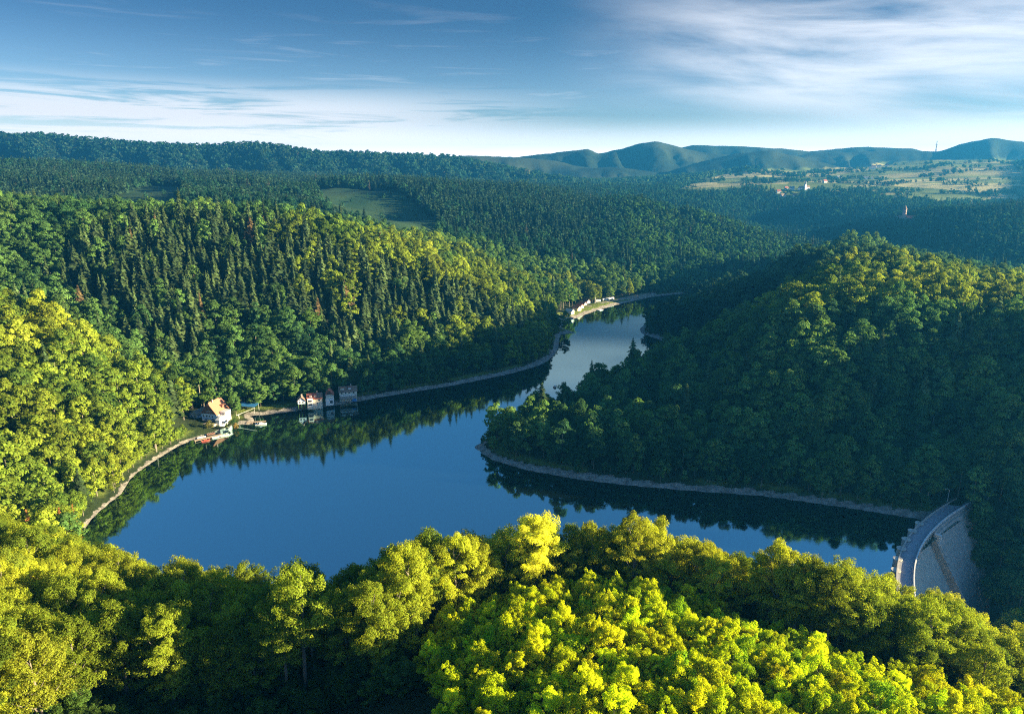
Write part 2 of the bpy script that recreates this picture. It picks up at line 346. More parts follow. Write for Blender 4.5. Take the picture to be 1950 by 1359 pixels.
NR, NC = 800, 480
sr = np.linspace(math.log(OFF - 130), math.log(OFF + 5350), NR)
uc = np.linspace(-1.25, 1.25, NC)
yy = np.repeat(np.exp(sr) - OFF, NC).reshape(NR, NC); xx = uc[None, :] * (yy + OFF)
zz, dd = ground(xx, yy)
GV = np.stack([xx, yy, zz], -1).reshape(-1, 3)
I = np.arange(NR * NC).reshape(NR, NC)
GF = np.stack([I[:-1, :-1], I[:-1, 1:], I[1:, 1:], I[1:, :-1]], -1).reshape(-1, 4)
def gz(x, y):
    """terrain height by lookup in the sheet"""
    x = np.asarray(x, float); y = np.asarray(y, float)
    fi = (np.log(y + OFF) - sr[0]) / (sr[1] - sr[0]); fj = (x / (y + OFF) - uc[0]) / (uc[1] - uc[0])
    fi = np.clip(fi, 0, NR - 1.001); fj = np.clip(fj, 0, NC - 1.001); i = fi.astype(int); j = fj.astype(int); a = fi - i; b = fj - j
    return (zz[i, j] * (1 - b) + zz[i, j + 1] * b) * (1 - a) + (zz[i + 1, j] * (1 - b) + zz[i + 1, j + 1] * b) * a
def lakedist(x, y):
    x = np.asarray(x, float); y = np.asarray(y, float)
    d = segdist(x, y, LAKE); return np.where(inpoly(x, y, LAKE), -d, d)
# ---- open land (no wood on it): outlines in metres, from directions and distances
gpx, gpy = proj(GV[:, 0], GV[:, 1], GV[:, 2])
OPEN_PX = [
 ([(1275, 372), (1310, 350), (1380, 332), (1460, 322), (1620, 320), (1690, 308), (1960, 300), (1960, 418), (1890, 410), (1800, 398), (1760, 386), (1690, 386), (1640, 366), (1560, 374), (1500, 372), (1420, 366), (1370, 372)], 1500, 4200),
 ([(190, 425), (225, 372), (325, 340), (352, 338), (345, 425)], 900, 1450),
 ([(600, 362), (660, 350), (720, 350), (770, 372), (838, 425), (830, 475), (740, 460), (630, 420)], 880, 1480),
 ([(-20, 316), (20, 310), (105, 308), (108, 316), (60, 322)], 1400, 2200),
 ([(1230, 395), (1260, 405), (1420, 478), (1430, 470), (1300, 410), (1245, 385)], 1000, 1400),
 ([(1000, 352), (1080, 355), (1060, 345), (960, 342)], 2600, 4500),
]
def open_land(px, py, y):
    o = np.zeros(np.shape(px), bool)
    for P, y0, y1 in OPEN_PX: o |= inpoly(px, py, P) & (y > y0) & (y < y1)
    return o
is_open = open_land(gpx, gpy, GV[:, 1])
GRASS = [np.array([(50, 664), (60, 690), (98, 749), (150, 806), (178, 833), (176, 848), (140, 818), (90, 772), (52, 716), (42, 680)])]
CLEARP = [(-72, 102), (-32, 104), (-26, 97), (-13, 85), (-10, 45), (-80, 45)]
THICK = [(-17, 115), (-6, 125), (20, 128), (44, 122), (57, 107), (74, 99), (100, 90), (135, 78), (150, 40), (-8, 45), (-10, 84), (-16, 100)]
d_ = dd.ravel()
gcol = np.zeros((len(GV), 4), np.float32); gcol[:, 3] = 1
# R: open farmland, G: bare stony bank, B: grass
gcol[:, 0] = is_open
bw = np.where(GV[:, 0] < -166, 1.3, 3.2) + np.where(GV[:, 0] < -166, 1.4, 2.6) * vnoise(GV[:, 0] / 22, GV[:, 1] / 22, 9)
bank = (1 - sstep(bw * 0.8, bw * 1.25, d_)) * (d_ < 20)
beach = np.zeros(len(GV))
for P in GRASS:
    g = inpoly(GV[:, 0], GV[:, 1], P); gcol[:, 2] = np.maximum(gcol[:, 2], g)
    beach = np.maximum(beach, (segdist(GV[:, 0], GV[:, 1], P) < 6) * (d_ < 13))
gcol[:, 2] = np.maximum(gcol[:, 2], sstep(5, 7, d_) * (1 - sstep(9, 11, d_)) * (vnoise(GV[:, 0] / 14, GV[:, 1] / 14, 31) > .35))
gcol[:, 1] = np.maximum(bank, beach)
me = mesh_np('terrain', GV, GF, smooth=True)
ca_ = me.color_attributes.new('zones', 'FLOAT_COLOR', 'POINT'); ca_.data.foreach_set('color', gcol.ravel())
m = bpy.data.materials.new('ground'); m.use_nodes = True; t = m.node_tree; b = t.nodes['Principled BSDF']
za = N(t, 'ShaderNodeVertexColor', layer_name='zones'); zs = N(t, 'ShaderNodeSeparateColor'); L(t, za.outputs[0], zs.inputs[0])
geo = N(t, 'ShaderNodeNewGeometry')
nA = NOISE(t, geo.outputs['Position'], 0.35, 6, .65); nB = NOISE(t, geo.outputs['Position'], 0.012, 6, .6); nC = NOISE(t, geo.outputs['Position'], 0.0035, 6, .62)
forest = MIX(t, RANGE(t, nA, .35, .7), (0.008, 0.011, 0.005), (0.026, 0.022, 0.013))
forest = MIX(t, RANGE(t, nC, .35, .65), forest, (0.030, 0.052, 0.018))
sepp = N(t, 'ShaderNodeSeparateXYZ'); L(t, geo.outputs['Position'], sepp.inputs[0])
farw = MIX(t, RANGE(t, NOISE(t, geo.outputs['Position'], 0.02, 8, .7), .35, .65), (0.010, 0.022, 0.012), (0.024, 0.042, 0.020))
farw = MIX(t, RANGE(t, NOISE(t, geo.outputs['Position'], 0.0016, 7, .6), .5, .62), farw, (0.045, 0.06, 0.03))
forest = MIX(t, RANGE(t, sepp.outputs[1], 2400, 3600), forest, farw)
vor = N(t, 'ShaderNodeTexVoronoi'); vor.inputs['Scale'].default_value = 1.0
mp = N(t, 'ShaderNodeMapping'); L(t, geo.outputs['Position'], mp.inputs[0]); mp.inputs['Scale'].default_value = (0.0042, 0.0062, 0); mp.inputs['Rotation'].default_value = (0, 0, 0.35)
L(t, mp.outputs[0], vor.inputs['Vector'])
cr = N(t, 'ShaderNodeValToRGB'); cr.color_ramp.interpolation = 'CONSTANT'
for i, (p, c) in enumerate([(0, (.12, .16, .04)), (.28, (.40, .34, .14)), (.45, (.20, .24, .07)), (.6, (.55, .46, .20)), (.72, (.14, .18, .045)), (.86, (.34, .31, .10))]):
    e = cr.color_ramp.elements[i] if i < 2 else cr.color_ramp.elements.new(p)
    e.position = p; e.color = (*c, 1)
L(t, vor.outputs['Color'], cr.inputs[0])
field = MIX(t, RANGE(t, nB, .3, .7), cr.outputs[0], MIX(t, 1.0, cr.outputs[0], (.7, .75, .7), 'MULTIPLY'))
meadow = MIX(t, RANGE(t, nB, .35, .65), (0.014, 0.042, 0.018), (0.032, 0.064, 0.024))
field = MIX(t, RANGE(t, sepp.outputs[1], 1500, 1600), meadow, field)
c = MIX(t, zs.outputs[0], forest, field)
c = MIX(t, zs.outputs[2], c, MIX(t, RANGE(t, nA, .3, .7), (0.07, 0.11, 0.02), (0.16, 0.19, 0.04)))
bmask = RANGE(t, M_(t, 'ADD', zs.outputs[1], M_(t, 'MULTIPLY', M_(t, 'SUBTRACT', NOISE(t, geo.outputs['Position'], 0.55, 5, .7), .5), 1.5)), .38, .58)
stone = MIX(t, RANGE(t, nA, .3, .7), (0.14, 0.125, 0.11), (0.33, 0.30, 0.26))
c = MIX(t, bmask, c, stone)
L(t, c, b.inputs['Base Color']); b.inputs['Roughness'].default_value = .95; b.inputs['Specular IOR Level'].default_value = .1
bp = N(t, 'ShaderNodeBump'); bp.inputs['Strength'].default_value = .6; bp.inputs['Distance'].default_value = 1.5; L(t, nA, bp.inputs['Height']); L(t, bp.outputs[0], b.inputs['Normal'])
me.materials.append(m)
tag(link('terrain', me), kind='structure', label='hills and valley floor round the reservoir')

# ------------------------------------------------------------------ water
m = bpy.data.materials.new('lake_water'); m.use_nodes = True; t = m.node_tree; t.nodes.clear()
geo = N(t, 'ShaderNodeNewGeometry'); sp_ = N(t, 'ShaderNodeSeparateXYZ'); L(t, geo.outputs['Position'], sp_.inputs[0])
r1 = NOISE(t, geo.outputs['Position'], 0.6, 4, .6); 
mp = N(t, 'ShaderNodeMapping'); mp.inputs['Scale'].default_value = (0.012, 0.05, 1); mp.inputs['Rotation'].default_value = (0, 0, -0.1); L(t, geo.outputs['Position'], mp.inputs[0])
patch = RANGE(t, NOISE(t, mp.outputs[0], 1.0, 4, .55), .52, .66)
ruf = M_(t, 'MULTIPLY', patch, RANGE(t, sp_.outputs[1], 560, 680))
bp = N(t, 'ShaderNodeBump'); L(t, r1, bp.inputs['Height']); bp.inputs['Distance'].default_value = 0.25
L(t, M_(t, 'ADD', 0.018, M_(t, 'MULTIPLY', ruf, 0.14)), bp.inputs['Strength'])
gl = N(t, 'ShaderNodeBsdfGlossy'); gl.inputs['Color'].default_value = (.62, .95, 1, 1); gl.inputs['Roughness'].default_value = .045; L(t, bp.outputs[0], gl.inputs['Normal'])
df = N(t, 'ShaderNodeBsdfDiffuse'); df.inputs[0].default_value = (0.003, 0.007, 0.008, 1)
fr = N(t, 'ShaderNodeFresnel'); fr.inputs[0].default_value = 3.6; L(t, bp.outputs[0], fr.inputs['Normal'])
mx = N(t, 'ShaderNodeMixShader'); L(t, fr.outputs[0], mx.inputs[0]); L(t, df.outputs[0], mx.inputs[1]); L(t, gl.outputs[0], mx.inputs[2])
o = N(t, 'ShaderNodeOutputMaterial'); L(t, mx.outputs[0], o.inputs[0])
# the sheet follows the lake outline, let a little into the banks
bmw = bmesh.new()
# ---- inset outline grows outward 1.5 m, but not past the dam
def offset_poly(P, d):
    P = [Vector((*p, 0)) for p in P]; out = []
    ar = sum(a.x * b_.y - b_.x * a.y for a, b_ in zip(P, P[1:] + P[:1])); sg = 1 if ar > 0 else -1
    for i, p in enumerate(P):
        t1 = (p - P[i - 1]).normalized(); t2 = (P[(i + 1) % len(P)] - p).normalized(); tt = (t1 + t2)
        tt = tt.normalized() if tt.length > .1 else t1
        out.append(p + Vector((tt.y, -tt.x, 0)) * sg * d)
    return out
vs = [bmw.verts.new(p) for p in offset_poly(LAKE, 1.2)]
bmw.faces.new(vs); bmesh.ops.triangulate(bmw, faces=bmw.faces); bmesh.ops.recalc_face_normals(bmw, faces=bmw.faces)
if sum(f.normal.z for f in bmw.faces) < 0: bmesh.ops.reverse_faces(bmw, faces=bmw.faces)
mw = bpy.data.meshes.new('lake_water'); bmw.to_mesh(mw); bmw.free(); mw.materials.append(m)
tag(link('lake_water', mw), kind='structure', label='still dark blue reservoir between the wooded hills')

# ------------------------------------------------------------------ places kept free of trees
CLEAR = []          # (x, y, radius) kept free of trees: filled by buildings
HOUSES = {k: tuple(onz(px, py, 4.0)[:2]) for k, px, py in (('inn', 411, 791), ('blue', 575, 768), ('row', 600, 765), ('chalet', 628, 761), ('terrace', 663, 752))}
for x_, y_ in HOUSES.values(): CLEAR.append((x_, y_ - 2, 11))
CLEAR += [(-165, 384, 12), (-150, 410, 7), (-186, 370, 8), (-172, 372, 8)]
CASTLE = at(1728, 411, 1400); CLEAR.append((CASTLE[0], CASTLE[1], 26))
# ------------------------------------------------------------------ dam
MASON = mat('dam_masonry', (0.40, 0.37, 0.33), .9, .28, .55, .2, .3)
CONC = mat('dam_concrete', (0.46, 0.43, 0.37), .85, .2, .35, .2)
LIGHTC = mat('pale_concrete', (0.62, 0.61, 0.58), .85, .12, .8, .2)
DECK = mat('dam_road', (0.27, 0.27, 0.29), .8, .12, .6, .3)
IRON = mat('railing_iron', (0.10, 0.11, 0.13), .6, .1, 2, .4)
P_ = np.array(DAM, float)
def resample(P, step):
    s_ = np.concatenate([[0], np.cumsum(np.hypot(*np.diff(P, axis=0).T))]); q = np.arange(0, s_[-1] + .01, step)
    return np.stack([np.interp(q, s_, P[:, 0]), np.interp(q, s_, P[:, 1])], 1), q
for _ in range(3):            # round the corners of the crest line
    P_ = np.vstack([P_[:1], np.concatenate([[.75 * a + .25 * b, .25 * a + .75 * b] for a, b in zip(P_, P_[1:])]), P_[-1:]])
CR, CQ = resample(P_, 1.5)
TG = np.gradient(CR, axis=0); TG /= np.linalg.norm(TG, axis=1, keepdims=True)
DN = np.stack([-TG[:, 1], TG[:, 0]], 1)                  # downstream normal
def sweep(i0, i1, prof):
    """a closed cross-section (offset downstream, height) carried along the crest line"""
    bm = bmesh.new(); rings = []
    for i in range(i0, i1 + 1):
        rings.append([bm.verts.new((*(CR[i] + DN[i] * o), z)) for o, z in prof])
    k = len(prof)
    for A, B in zip(rings, rings[1:]):
        for j in range(k): bm.faces.new((A[j], A[(j + 1) % k], B[(j + 1) % k], B[j]))
    bm.faces.new(rings[0]); bm.faces.new(rings[-1][::-1]); bmesh.ops.recalc_face_normals(bm, faces=bm.faces); return bm
def sweep_obj(name, i0, i1, prof, m_, parent):
    bm = sweep(i0, i1, prof); me = bpy.data.meshes.new(name); bm.to_mesh(me); bm.free(); me.materials.append(m_); return link(name, me, parent)
SPLIT = int(np.argmin(np.hypot(CR[:, 0] - 173.5, CR[:, 1] - 258)))
NL = len(CR) - 1
dam = empty('dam', (0, 0, 0), 0, 'curved grey masonry dam with a road on its crest at the end of the lake', 'dam')
sweep_obj('masonry_wall', 0, SPLIT, [(-2.6, 2.0), (-2.9, -9), (-2.9, -44), (28, -44), (21, -32), (4.4, 0.3), (4.1, 0.9), (3.4, 0.9), (3.4, 2.0)], MASON, dam)
sweep_obj('road_deck', 0, NL, [(-2.9, 2.004), (-2.9, 2.55), (3.0, 2.55), (3.0, 2.004)], DECK, dam)
sweep_obj('spillway_chute', SPLIT, NL, [(-2.2, -2.6), (-2.9, -9), (-2.9, -44), (25.5, -44), (19.5, -32), (3.2, -4.4), (1.6, -2.6)], CONC, dam)
sweep_obj('parapet', 0, NL, [(2.62, 2.554), (2.62, 3.5), (3.02, 3.5), (3.02, 2.554)], LIGHTC, dam)
sweep_obj('parapet', 0, NL, [(-2.9, 2.554), (-2.9, 3.35), (-2.55, 3.35), (-2.55, 2.554)], MASON, dam)
i = SPLIT
for k in range(SPLIT, NL, 2):
    mb = MB(); a = math.atan2(DN[k, 1], DN[k, 0]); c_ = CR[k] + DN[k] * .75
    mb.box((c_[0], c_[1], -0.3), (4.2, .7, 4.6), a); mb.build('spillway_pier', LIGHTC, dam)
mb = MB(); a = math.atan2(DN[i, 1], DN[i, 0])
c_ = CR[i] + DN[i] * 4.6; mb.box((c_[0], c_[1], -2.6), (2.6, 1.5, 8.2), a); mb.build('pilaster', LIGHTC, dam)
mb = MB(); st_ = []
a3 = [(CR[i] + DN[i] * o, z) for o, z in [(3.4, 0.4), (24.5, -33), (20.0, -33), (3.0, -4.6)]]
t3 = TG[i] * .9
mb.hexa([(p[0], p[1], z) for p, z in a3], [(p[0] + t3[0], p[1] + t3[1], z) for p, z in a3]); mb.build('step_wall', MASON, dam)
for k in range(SPLIT - 1, NL - 2, 6):
    mb = MB(); c_ = CR[k] - DN[k] * 3.1; ang = math.atan2(-DN[k, 1], -DN[k, 0])
    ring = [(c_[0] + 1.5 * math.cos(ang + q * math.pi / 8), c_[1] + 1.5 * math.sin(ang + q * math.pi / 8)) for q in range(-8, 8)]
    mb.hexa([(x, y, -6) for x, y in ring], [(x, y, 2.8) for x, y in ring])
    tu = mb.build('gate_turret', MASON, dam)
    mb = MB(); ring = [(c_[0] + 1.7 * math.cos(ang + q * math.pi / 8), c_[1] + 1.7 * math.sin(ang + q * math.pi / 8)) for q in range(-8, 8)]
    mb.hexa([(x, y, 2.8) for x, y in ring], [(x, y, 3.1) for x, y in ring]); mb.build('turret_cap', CONC, tu)
mb = MB()
for k in range(0, SPLIT, 1):
    p = CR[k] - DN[k] * 2.72; mb.tube([(p[0], p[1], 3.36), (p[0], p[1], 4.25)], .05, 4)
mb.tube([(*(CR[k] - DN[k] * 2.72), 4.25) for k in range(0, SPLIT)], .06, 4); mb.build('railing', IRON, dam)
def street_lamp(loc, rz, label):
    r = empty('street_lamp', loc, rz, label, 'street lamp')
    MB().tube([(0, 0, 0), (0, 0, 6.5)], [.14, .09], 6).build('pole', LIGHTC, r)
    MB().tube([(0, 0, 6.5), (-1.2, 0, 7.3), (-2.4, 0, 7.6)], .10, 6).build('arm', LIGHTC, r)
    MB().box((-2.75, 0, 7.6), (.9, .35, .22)).build('lamp_head', LIGHTC, r)
street_lamp((196.5, 281, 2.0), math.radians(25), 'pale curved street lamp at the wooded end of the dam')

# ------------------------------------------------------------------ buildings
WHITE = mat('white_render', (.78, .76, .72), .85, .06, 1.5)
BLUEW = mat('blue_and_shaded_white_render', (.50, .62, .76), .85, .06, 1.5)
CREAM = mat('cream_render', (.72, .64, .50), .85, .08, 1.5)
TIMBER = mat('brown_timber', (.15, .08, .06), .8, .2, 2)
TILE = mat('orange_tiles', (.36, .15, .09), .75, .22, 1.6)
REDT = mat('red_tiles', (.36, .11, .07), .75, .22, 1.6)
BROWNT = mat('brown_tiles', (.22, .14, .10), .8, .2, 1.6)
GREYR = mat('grey_roofing', (.20, .21, .23), .7, .2, 1.0)
PANE = mat('window_glass', (.03, .035, .05), .15, .1, 1, .6)
STONEW = mat('rubble_stone', (.33, .29, .25), .9, .3, 1.1, .2, .4)
BLUEC = mat('blue_canvas', (.03, .16, .36), .7, .2, 1)
GREENP = mat('green_paint', (.10, .26, .06), .7, .1, 1)
WOOD = mat('weathered_planks', (.40, .30, .21), .8, .2, 1.2)
REDP = mat('red_paint', (.30, .06, .04), .5, .1, 1)
def window(parent, c, w_, h_, face):
    """face: unit vector in the plan, outward; the frame stands 6 cm proud of the wall"""
    a = math.atan2(face[1], face[0]) + math.pi / 2
    f = MB().box((c[0] + face[0] * .03, c[1] + face[1] * .03, c[2]), (w_ + .24, .10, h_ + .24), a).build('window', WHITE, parent)
    MB().box((c[0] + face[0] * .08, c[1] + face[1] * .08, c[2]), (w_, .06, h_), a).build('pane', PANE, f)
def gable_house(name, label, cat, loc, rz, W, D, eave, ridge, wallm, roofm, gablem=None, base=3.0, wins=(), swins=(), hip=0.0, chimney=True, group=None, over=.6):
    """ridge runs along local Y; the gables face -Y and +Y"""
    r = empty(name, loc, rz, label, cat, group); x, y = W / 2, D / 2
    MB().hexa([(-x, -y, -base), (x, -y, -base), (x, y, -base), (-x, y, -base)], [(-x, -y, eave), (x, -y, eave), (x, y, eave), (-x, y, eave)]).build('wall', wallm, r)
    hh = ridge - eave; cut = 1 - hip
    for s_ in (-1, 1):
        mb = MB(); yy0, yy1 = s_ * (y - .01), s_ * (y - .3)
        pts = [(-x, eave), (x, eave), (x * (1 - cut), eave + hh * cut), (-x * (1 - cut), eave + hh * cut)] if hip else [(-x, eave), (x, eave), (0, ridge)]
        mb.hexa([(a, yy0, b_) for a, b_ in pts], [(a, yy1, b_) for a, b_ in pts]); mb.build('gable', gablem or wallm, r)
    mb = MB(); k = over * hh / x; th = .28
    for s_ in (-1, 1):
        y0 = y + over; yr = y0 - hip * D * .32
        A = [(s_ * (x + over), -y0, eave - k), (s_ * (x + over), y0, eave - k), (0, yr, ridge), (0, -yr, ridge)]
        if hip:
            cx_, cz_ = s_ * x * (1 - cut), eave + hh * cut
            A = [(s_ * (x + over), -y0, eave - k), (s_ * (x + over), y0, eave - k), (cx_, y0, cz_), (0, yr, ridge), (0, -yr, ridge), (cx_, -y0, cz_)]
        mb.hexa(A, [(a, b_, c + th) for a, b_, c in A])
    if hip:
        for s_ in (-1, 1):
            cx_, cz_ = x * (1 - cut), eave + hh * cut; A = [(-cx_, s_ * y0, cz_ + .02), (cx_, s_ * y0, cz_ + .02), (0, s_ * yr, ridge + .02)]
            mb.hexa(A, [(a, b_, c + th) for a, b_, c in A])
    roof = mb.build('roof', roofm, r)
    if chimney: MB().box((x * .12, -D * .18 if not hip else -y * .45, ridge + .5), (.9, .9, 2.4)).build('chimney', STONEW, roof)
    for (wx, wz, ww, wh) in wins: window(r, (wx, -y, wz), ww, wh, (0, -1))
    for (sx, wy, wz, ww, wh) in swins: window(r, (sx * x, wy, wz), ww, wh, (sx, 0))
    return r
R_ = math.radians
# the inn at the mouth of the side valley
hx, hy = HOUSES['inn']; hz = max(float(gz(hx, hy)), 2.5) + .6
INN_SCALE = .78
inn = gable_house('lakeside_inn', 'large white inn with steep orange half-hipped roof and brown timber gable on the shore', 'inn', (hx, hy, hz), R_(-14), 13.5, 15, 4.6, 13.2, BLUEW, TILE, TIMBER, 5,  # white walls given a pale blue: the bluish shade is in the colour
    wins=[(-4.6, 2.6, 1.1, 1.3), (-2.2, 2.6, 1.1, 1.3), (.4, 2.6, 1.1, 1.3), (3, 2.6, 1.1, 1.3), (-1.6, 6.6, .9, 1.2), (0, 6.6, .9, 1.2), (1.6, 6.6, .9, 1.2), (-3, .3, 1.2, 1.3), (3, .3, 1.2, 1.3)],
    swins=[(1, -4, 2.4, 1.1, 1.3), (1, 0, 2.4, 1.1, 1.3), (1, 4, 2.4, 1.1, 1.3)], hip=.22)
inn.scale = (INN_SCALE,) * 3
def inn_part(name, mb, m_): return mb.build(name, m_, inn)
def octa(cx, cy_, r0, r1, z0, z1, nn=10):
    return MB().hexa([(cx + r0 * math.cos(6.2832 * q / nn), cy_ + r0 * math.sin(6.2832 * q / nn), z0) for q in range(nn)], [(cx + r1 * math.cos(6.2832 * q / nn), cy_ + r1 * math.sin(6.2832 * q / nn), z1) for q in range(nn)])
pav = inn_part('pavilion', octa(9.6, -6.5, 4.6, 4.3, -4, 1.6), WHITE)
octa(9.6, -6.5, 5.2, 2.0, 1.62, 3.6).build('pavilion_roof', LIGHTC, pav)
for q in range(6, 12):
    an = R_(36 * q - 90 - 160); MB().box((9.6 + 4.38 * math.cos(an), -6.5 + 4.38 * math.sin(an), -.4), (.12, 1.6, 1.7), an).build('pavilion_window', PANE, pav)
wing = inn_part('wing', MB().box((9.2, -.4, 1.4), (4.6, 6.5, 8)), WHITE); MB().box((9.2, -.4, 5.55), (5.2, 7.1, .3)).build('wing_roof', LIGHTC, wing)
window(inn, (9.6, -3.65, 3.4), 1.4, 1.2, (0, -1)); window(inn, (11.5, -.6, 3.4), 1.3, 1.2, (1, 0))
inn_part('terrace', MB().box((2.2, -11.5, -2.6), (12.5, 6.0, 3.0)), STONEW)
inn_part('terrace_roof', MB().box((1.0, -9.8, .35), (9, 3.4, .18)), GREYR)
dm = inn_part('dormer', MB().box((4.6, 2.5, 8.2), (2.0, 2.2, 1.9)), TIMBER); MB().box((5.0, 2.5, 9.3), (2.8, 2.8, .22)).build('dormer_roof', TILE, dm)
canopy_ = empty('canopy', (hx + 14, hy + 15, hz - .3), R_(-10), 'blue canvas canopy in the shade behind the inn', 'canopy')
MB().hexa([(-6, -3, 2.3), (6, -3, 2.3), (6, 3, 2.9), (-6, 3, 2.9)], [(-6, -3, 2.4), (6, -3, 2.4), (6, 3, 3.0), (-6, 3, 3.0)]).build('cloth_roof', BLUEC, canopy_)
for sx in (-5.7, 5.7):
    for sy in (-2.7, 2.7): MB().tube([(sx, sy, -2), (sx, sy, 2.35)], .08, 5).build('post', LIGHTC, canopy_)
fp = empty('barrier_mast', (hx + 13.5, hy + 1, hz - 1.5), R_(20), 'slanting white mast beside the inn', 'mast')
MB().tube([(0, 0, -1), (0, 0, 2.2)], .16, 6).build('post', LIGHTC, fp); MB().tube([(-1.2, 0, 1.9), (9.5, 0, 5.4)], [.18, .09], 6).build('boom', WHITE, fp)
shed = gable_house('shed', 'low grey roofed shed half hidden beside the inn in shade', 'shed', (hx - 12, hy + 5, hz - 1), R_(-20), 6, 10, 2.4, 4.0, BLUEW, GREYR, None, 4, wins=[(-1.3, 1, 1, 1), (1.3, 1, 1, 1)], chimney=False)
# four houses along the shore
def hpos(k, dz=0.0):
    x_, y_ = HOUSES[k]; return (x_, y_, max(float(gz(x_, y_)), 2.2) + dz)
bl = gable_house('narrow_house', 'narrow pale blue gabled house on dark posts by the shore', 'house', hpos('blue', 2.6), R_(14), 5.0, 7, 2.4, 4.8, BLUEW, BROWNT, BLUEW, .2, wins=[(-1.0, 1.1, .9, 1.1), (1.0, 1.1, .9, 1.1), (-.9, 3.0, .6, .6), (.9, 3.0, .6, .6)], swins=[(1, 0, 1.2, 1, 1.1)])
bl.scale = (.9,) * 3
MB().box((0, .8, -2.2), (4.4, 5.2, 4.0)).build('undercroft', TIMBER, bl)
for sx in (-2.2, 0, 2.2): MB().box((sx, -3.2, -2.2), (.22, .22, 4.0)).build('post', GREENP, bl)
rowh = gable_house('lake_house', 'long white house with red and brown tiled roof and tall balcony bay', 'house', hpos('row', 2.6), R_(14 + 90), 7.5, 11.5, 3.0, 6.4, CREAM, REDT, WHITE, 6,
    swins=[(-1, -3.6, 1.6, 1.2, 1.1), (-1, 2.2, 1.6, 1.2, 1.1), (-1, -2.0, -1.2, 1.2, 1.1)], chimney=True)
rowh.scale = (.78,) * 3
# the bay: local -X of this house faces the lake
bay = MB().box((-4.9, 3.6, -.6), (2.4, 4.0, 8.4)).build('balcony_bay', WHITE, rowh)
for z_ in (1.9, -1.2): MB().box((-6.13, 3.6, z_), (.10, 2.9, 1.5)).build('bay_opening', PANE, bay)
MB().box((-6.5, 3.6, -3.6), (1.2, 4.6, 2.2)).build('bay_plinth', CREAM, bay)
for yy_, wm in ((3.0, 1.5), (-.6, 1.4)):
    d1 = MB().box((-2.5, yy_, 4.9), (1.8, wm, 1.3)).build('dormer', WHITE, rowh); MB().box((-3.42, yy_, 4.9), (.06, wm * .6, .8)).build('pane', PANE, d1); MB().box((-2.4, yy_, 5.65), (2.3, wm + .4, .18)).build('dormer_roof', REDT, d1)
MB().hexa([(-4.45, -6.4, 2.52), (-4.45, -1.9, 2.52), (-.05, -1.9, 6.72), (-.05, -6.4, 6.72)], [(-4.45, -6.4, 2.6), (-4.45, -1.9, 2.6), (-.05, -1.9, 6.8), (-.05, -6.4, 6.8)]).build('brown_roof_half', BROWNT, rowh)
ch = gable_house('chalet', 'small cream chalet with brown gable above a white block by the shore', 'house', hpos('chalet', 4.0), R_(14), 4.6, 6, 2.2, 5.2, CREAM, REDT, TIMBER, .2, wins=[(-.9, .9, .9, 1.1), (.9, .9, .9, 1.1)], chimney=False)
MB().box((0, -3.1, .5), (4.4, .18, .9)).build('balcony_rail', CREAM, ch); MB().box((0, -.9, -2.4), (5.0, 7.2, 4.3)).build('garage_block', WHITE, ch)
MB().box((1.0, -4.53, -2.2), (1.6, .06, 2.0)).build('garage_door', PANE, ch)
te = gable_house('terrace_house', 'wide stepped house with brown roof above shaded stone terraces', 'house', hpos('terrace', 3.2), R_(14 + 90), 8, 15, 2.8, 6.2, CREAM, BROWNT, STONEW, 6, swins=[(-1, 5, 1.4, 1.4, 1.2), (-1, 2, 1.4, 1.4, 1.2), (-1, -1, 1.4, 1.4, 1.2), (-1, -4.6, 1.4, 1.4, 1.2)])
te.scale = (.76,) * 3
MB().box((-6.0, 0, -1.4), (4.2, 14, 2.6)).build('terrace', STONEW, te); MB().box((-7.9, .6, .3), (.2, 12, .9)).build('terrace_rail', WHITE, te)
d1 = MB().box((-2.2, 4.6, 5.0), (2.4, 3.2, 1.5)).build('dormer', CREAM, te); MB().box((-2.0, 4.6, 5.9), (3.2, 3.8, .25)).build('dormer_roof', REDT, d1)
d1 = MB().box((-2.2, -1.6, 5.0), (2.4, 2.4, 1.3)).build('dormer', WHITE, te); MB().box((-2.0, -1.6, 5.8), (3.0, 2.9, .22)).build('dormer_roof', REDT, d1)
tx, ty, tz = hpos('terrace')
tarp = MB(); tarp.hexa([(-1.6, -1, -.9), (1.6, -1, -.9), (1.7, 1, -.9), (-1.7, 1, -.9)], [(-.9, -.5, .55), (.9, -.5, .6), (1, .5, .55), (-1, .5, .5)])
tag(tarp.build('tarpaulin', BLUEC, None, (tx + 5.5, ty - 7.0, 3.2)), 'small bright blue tarpaulin on the bank below the stepped house', 'tarpaulin')
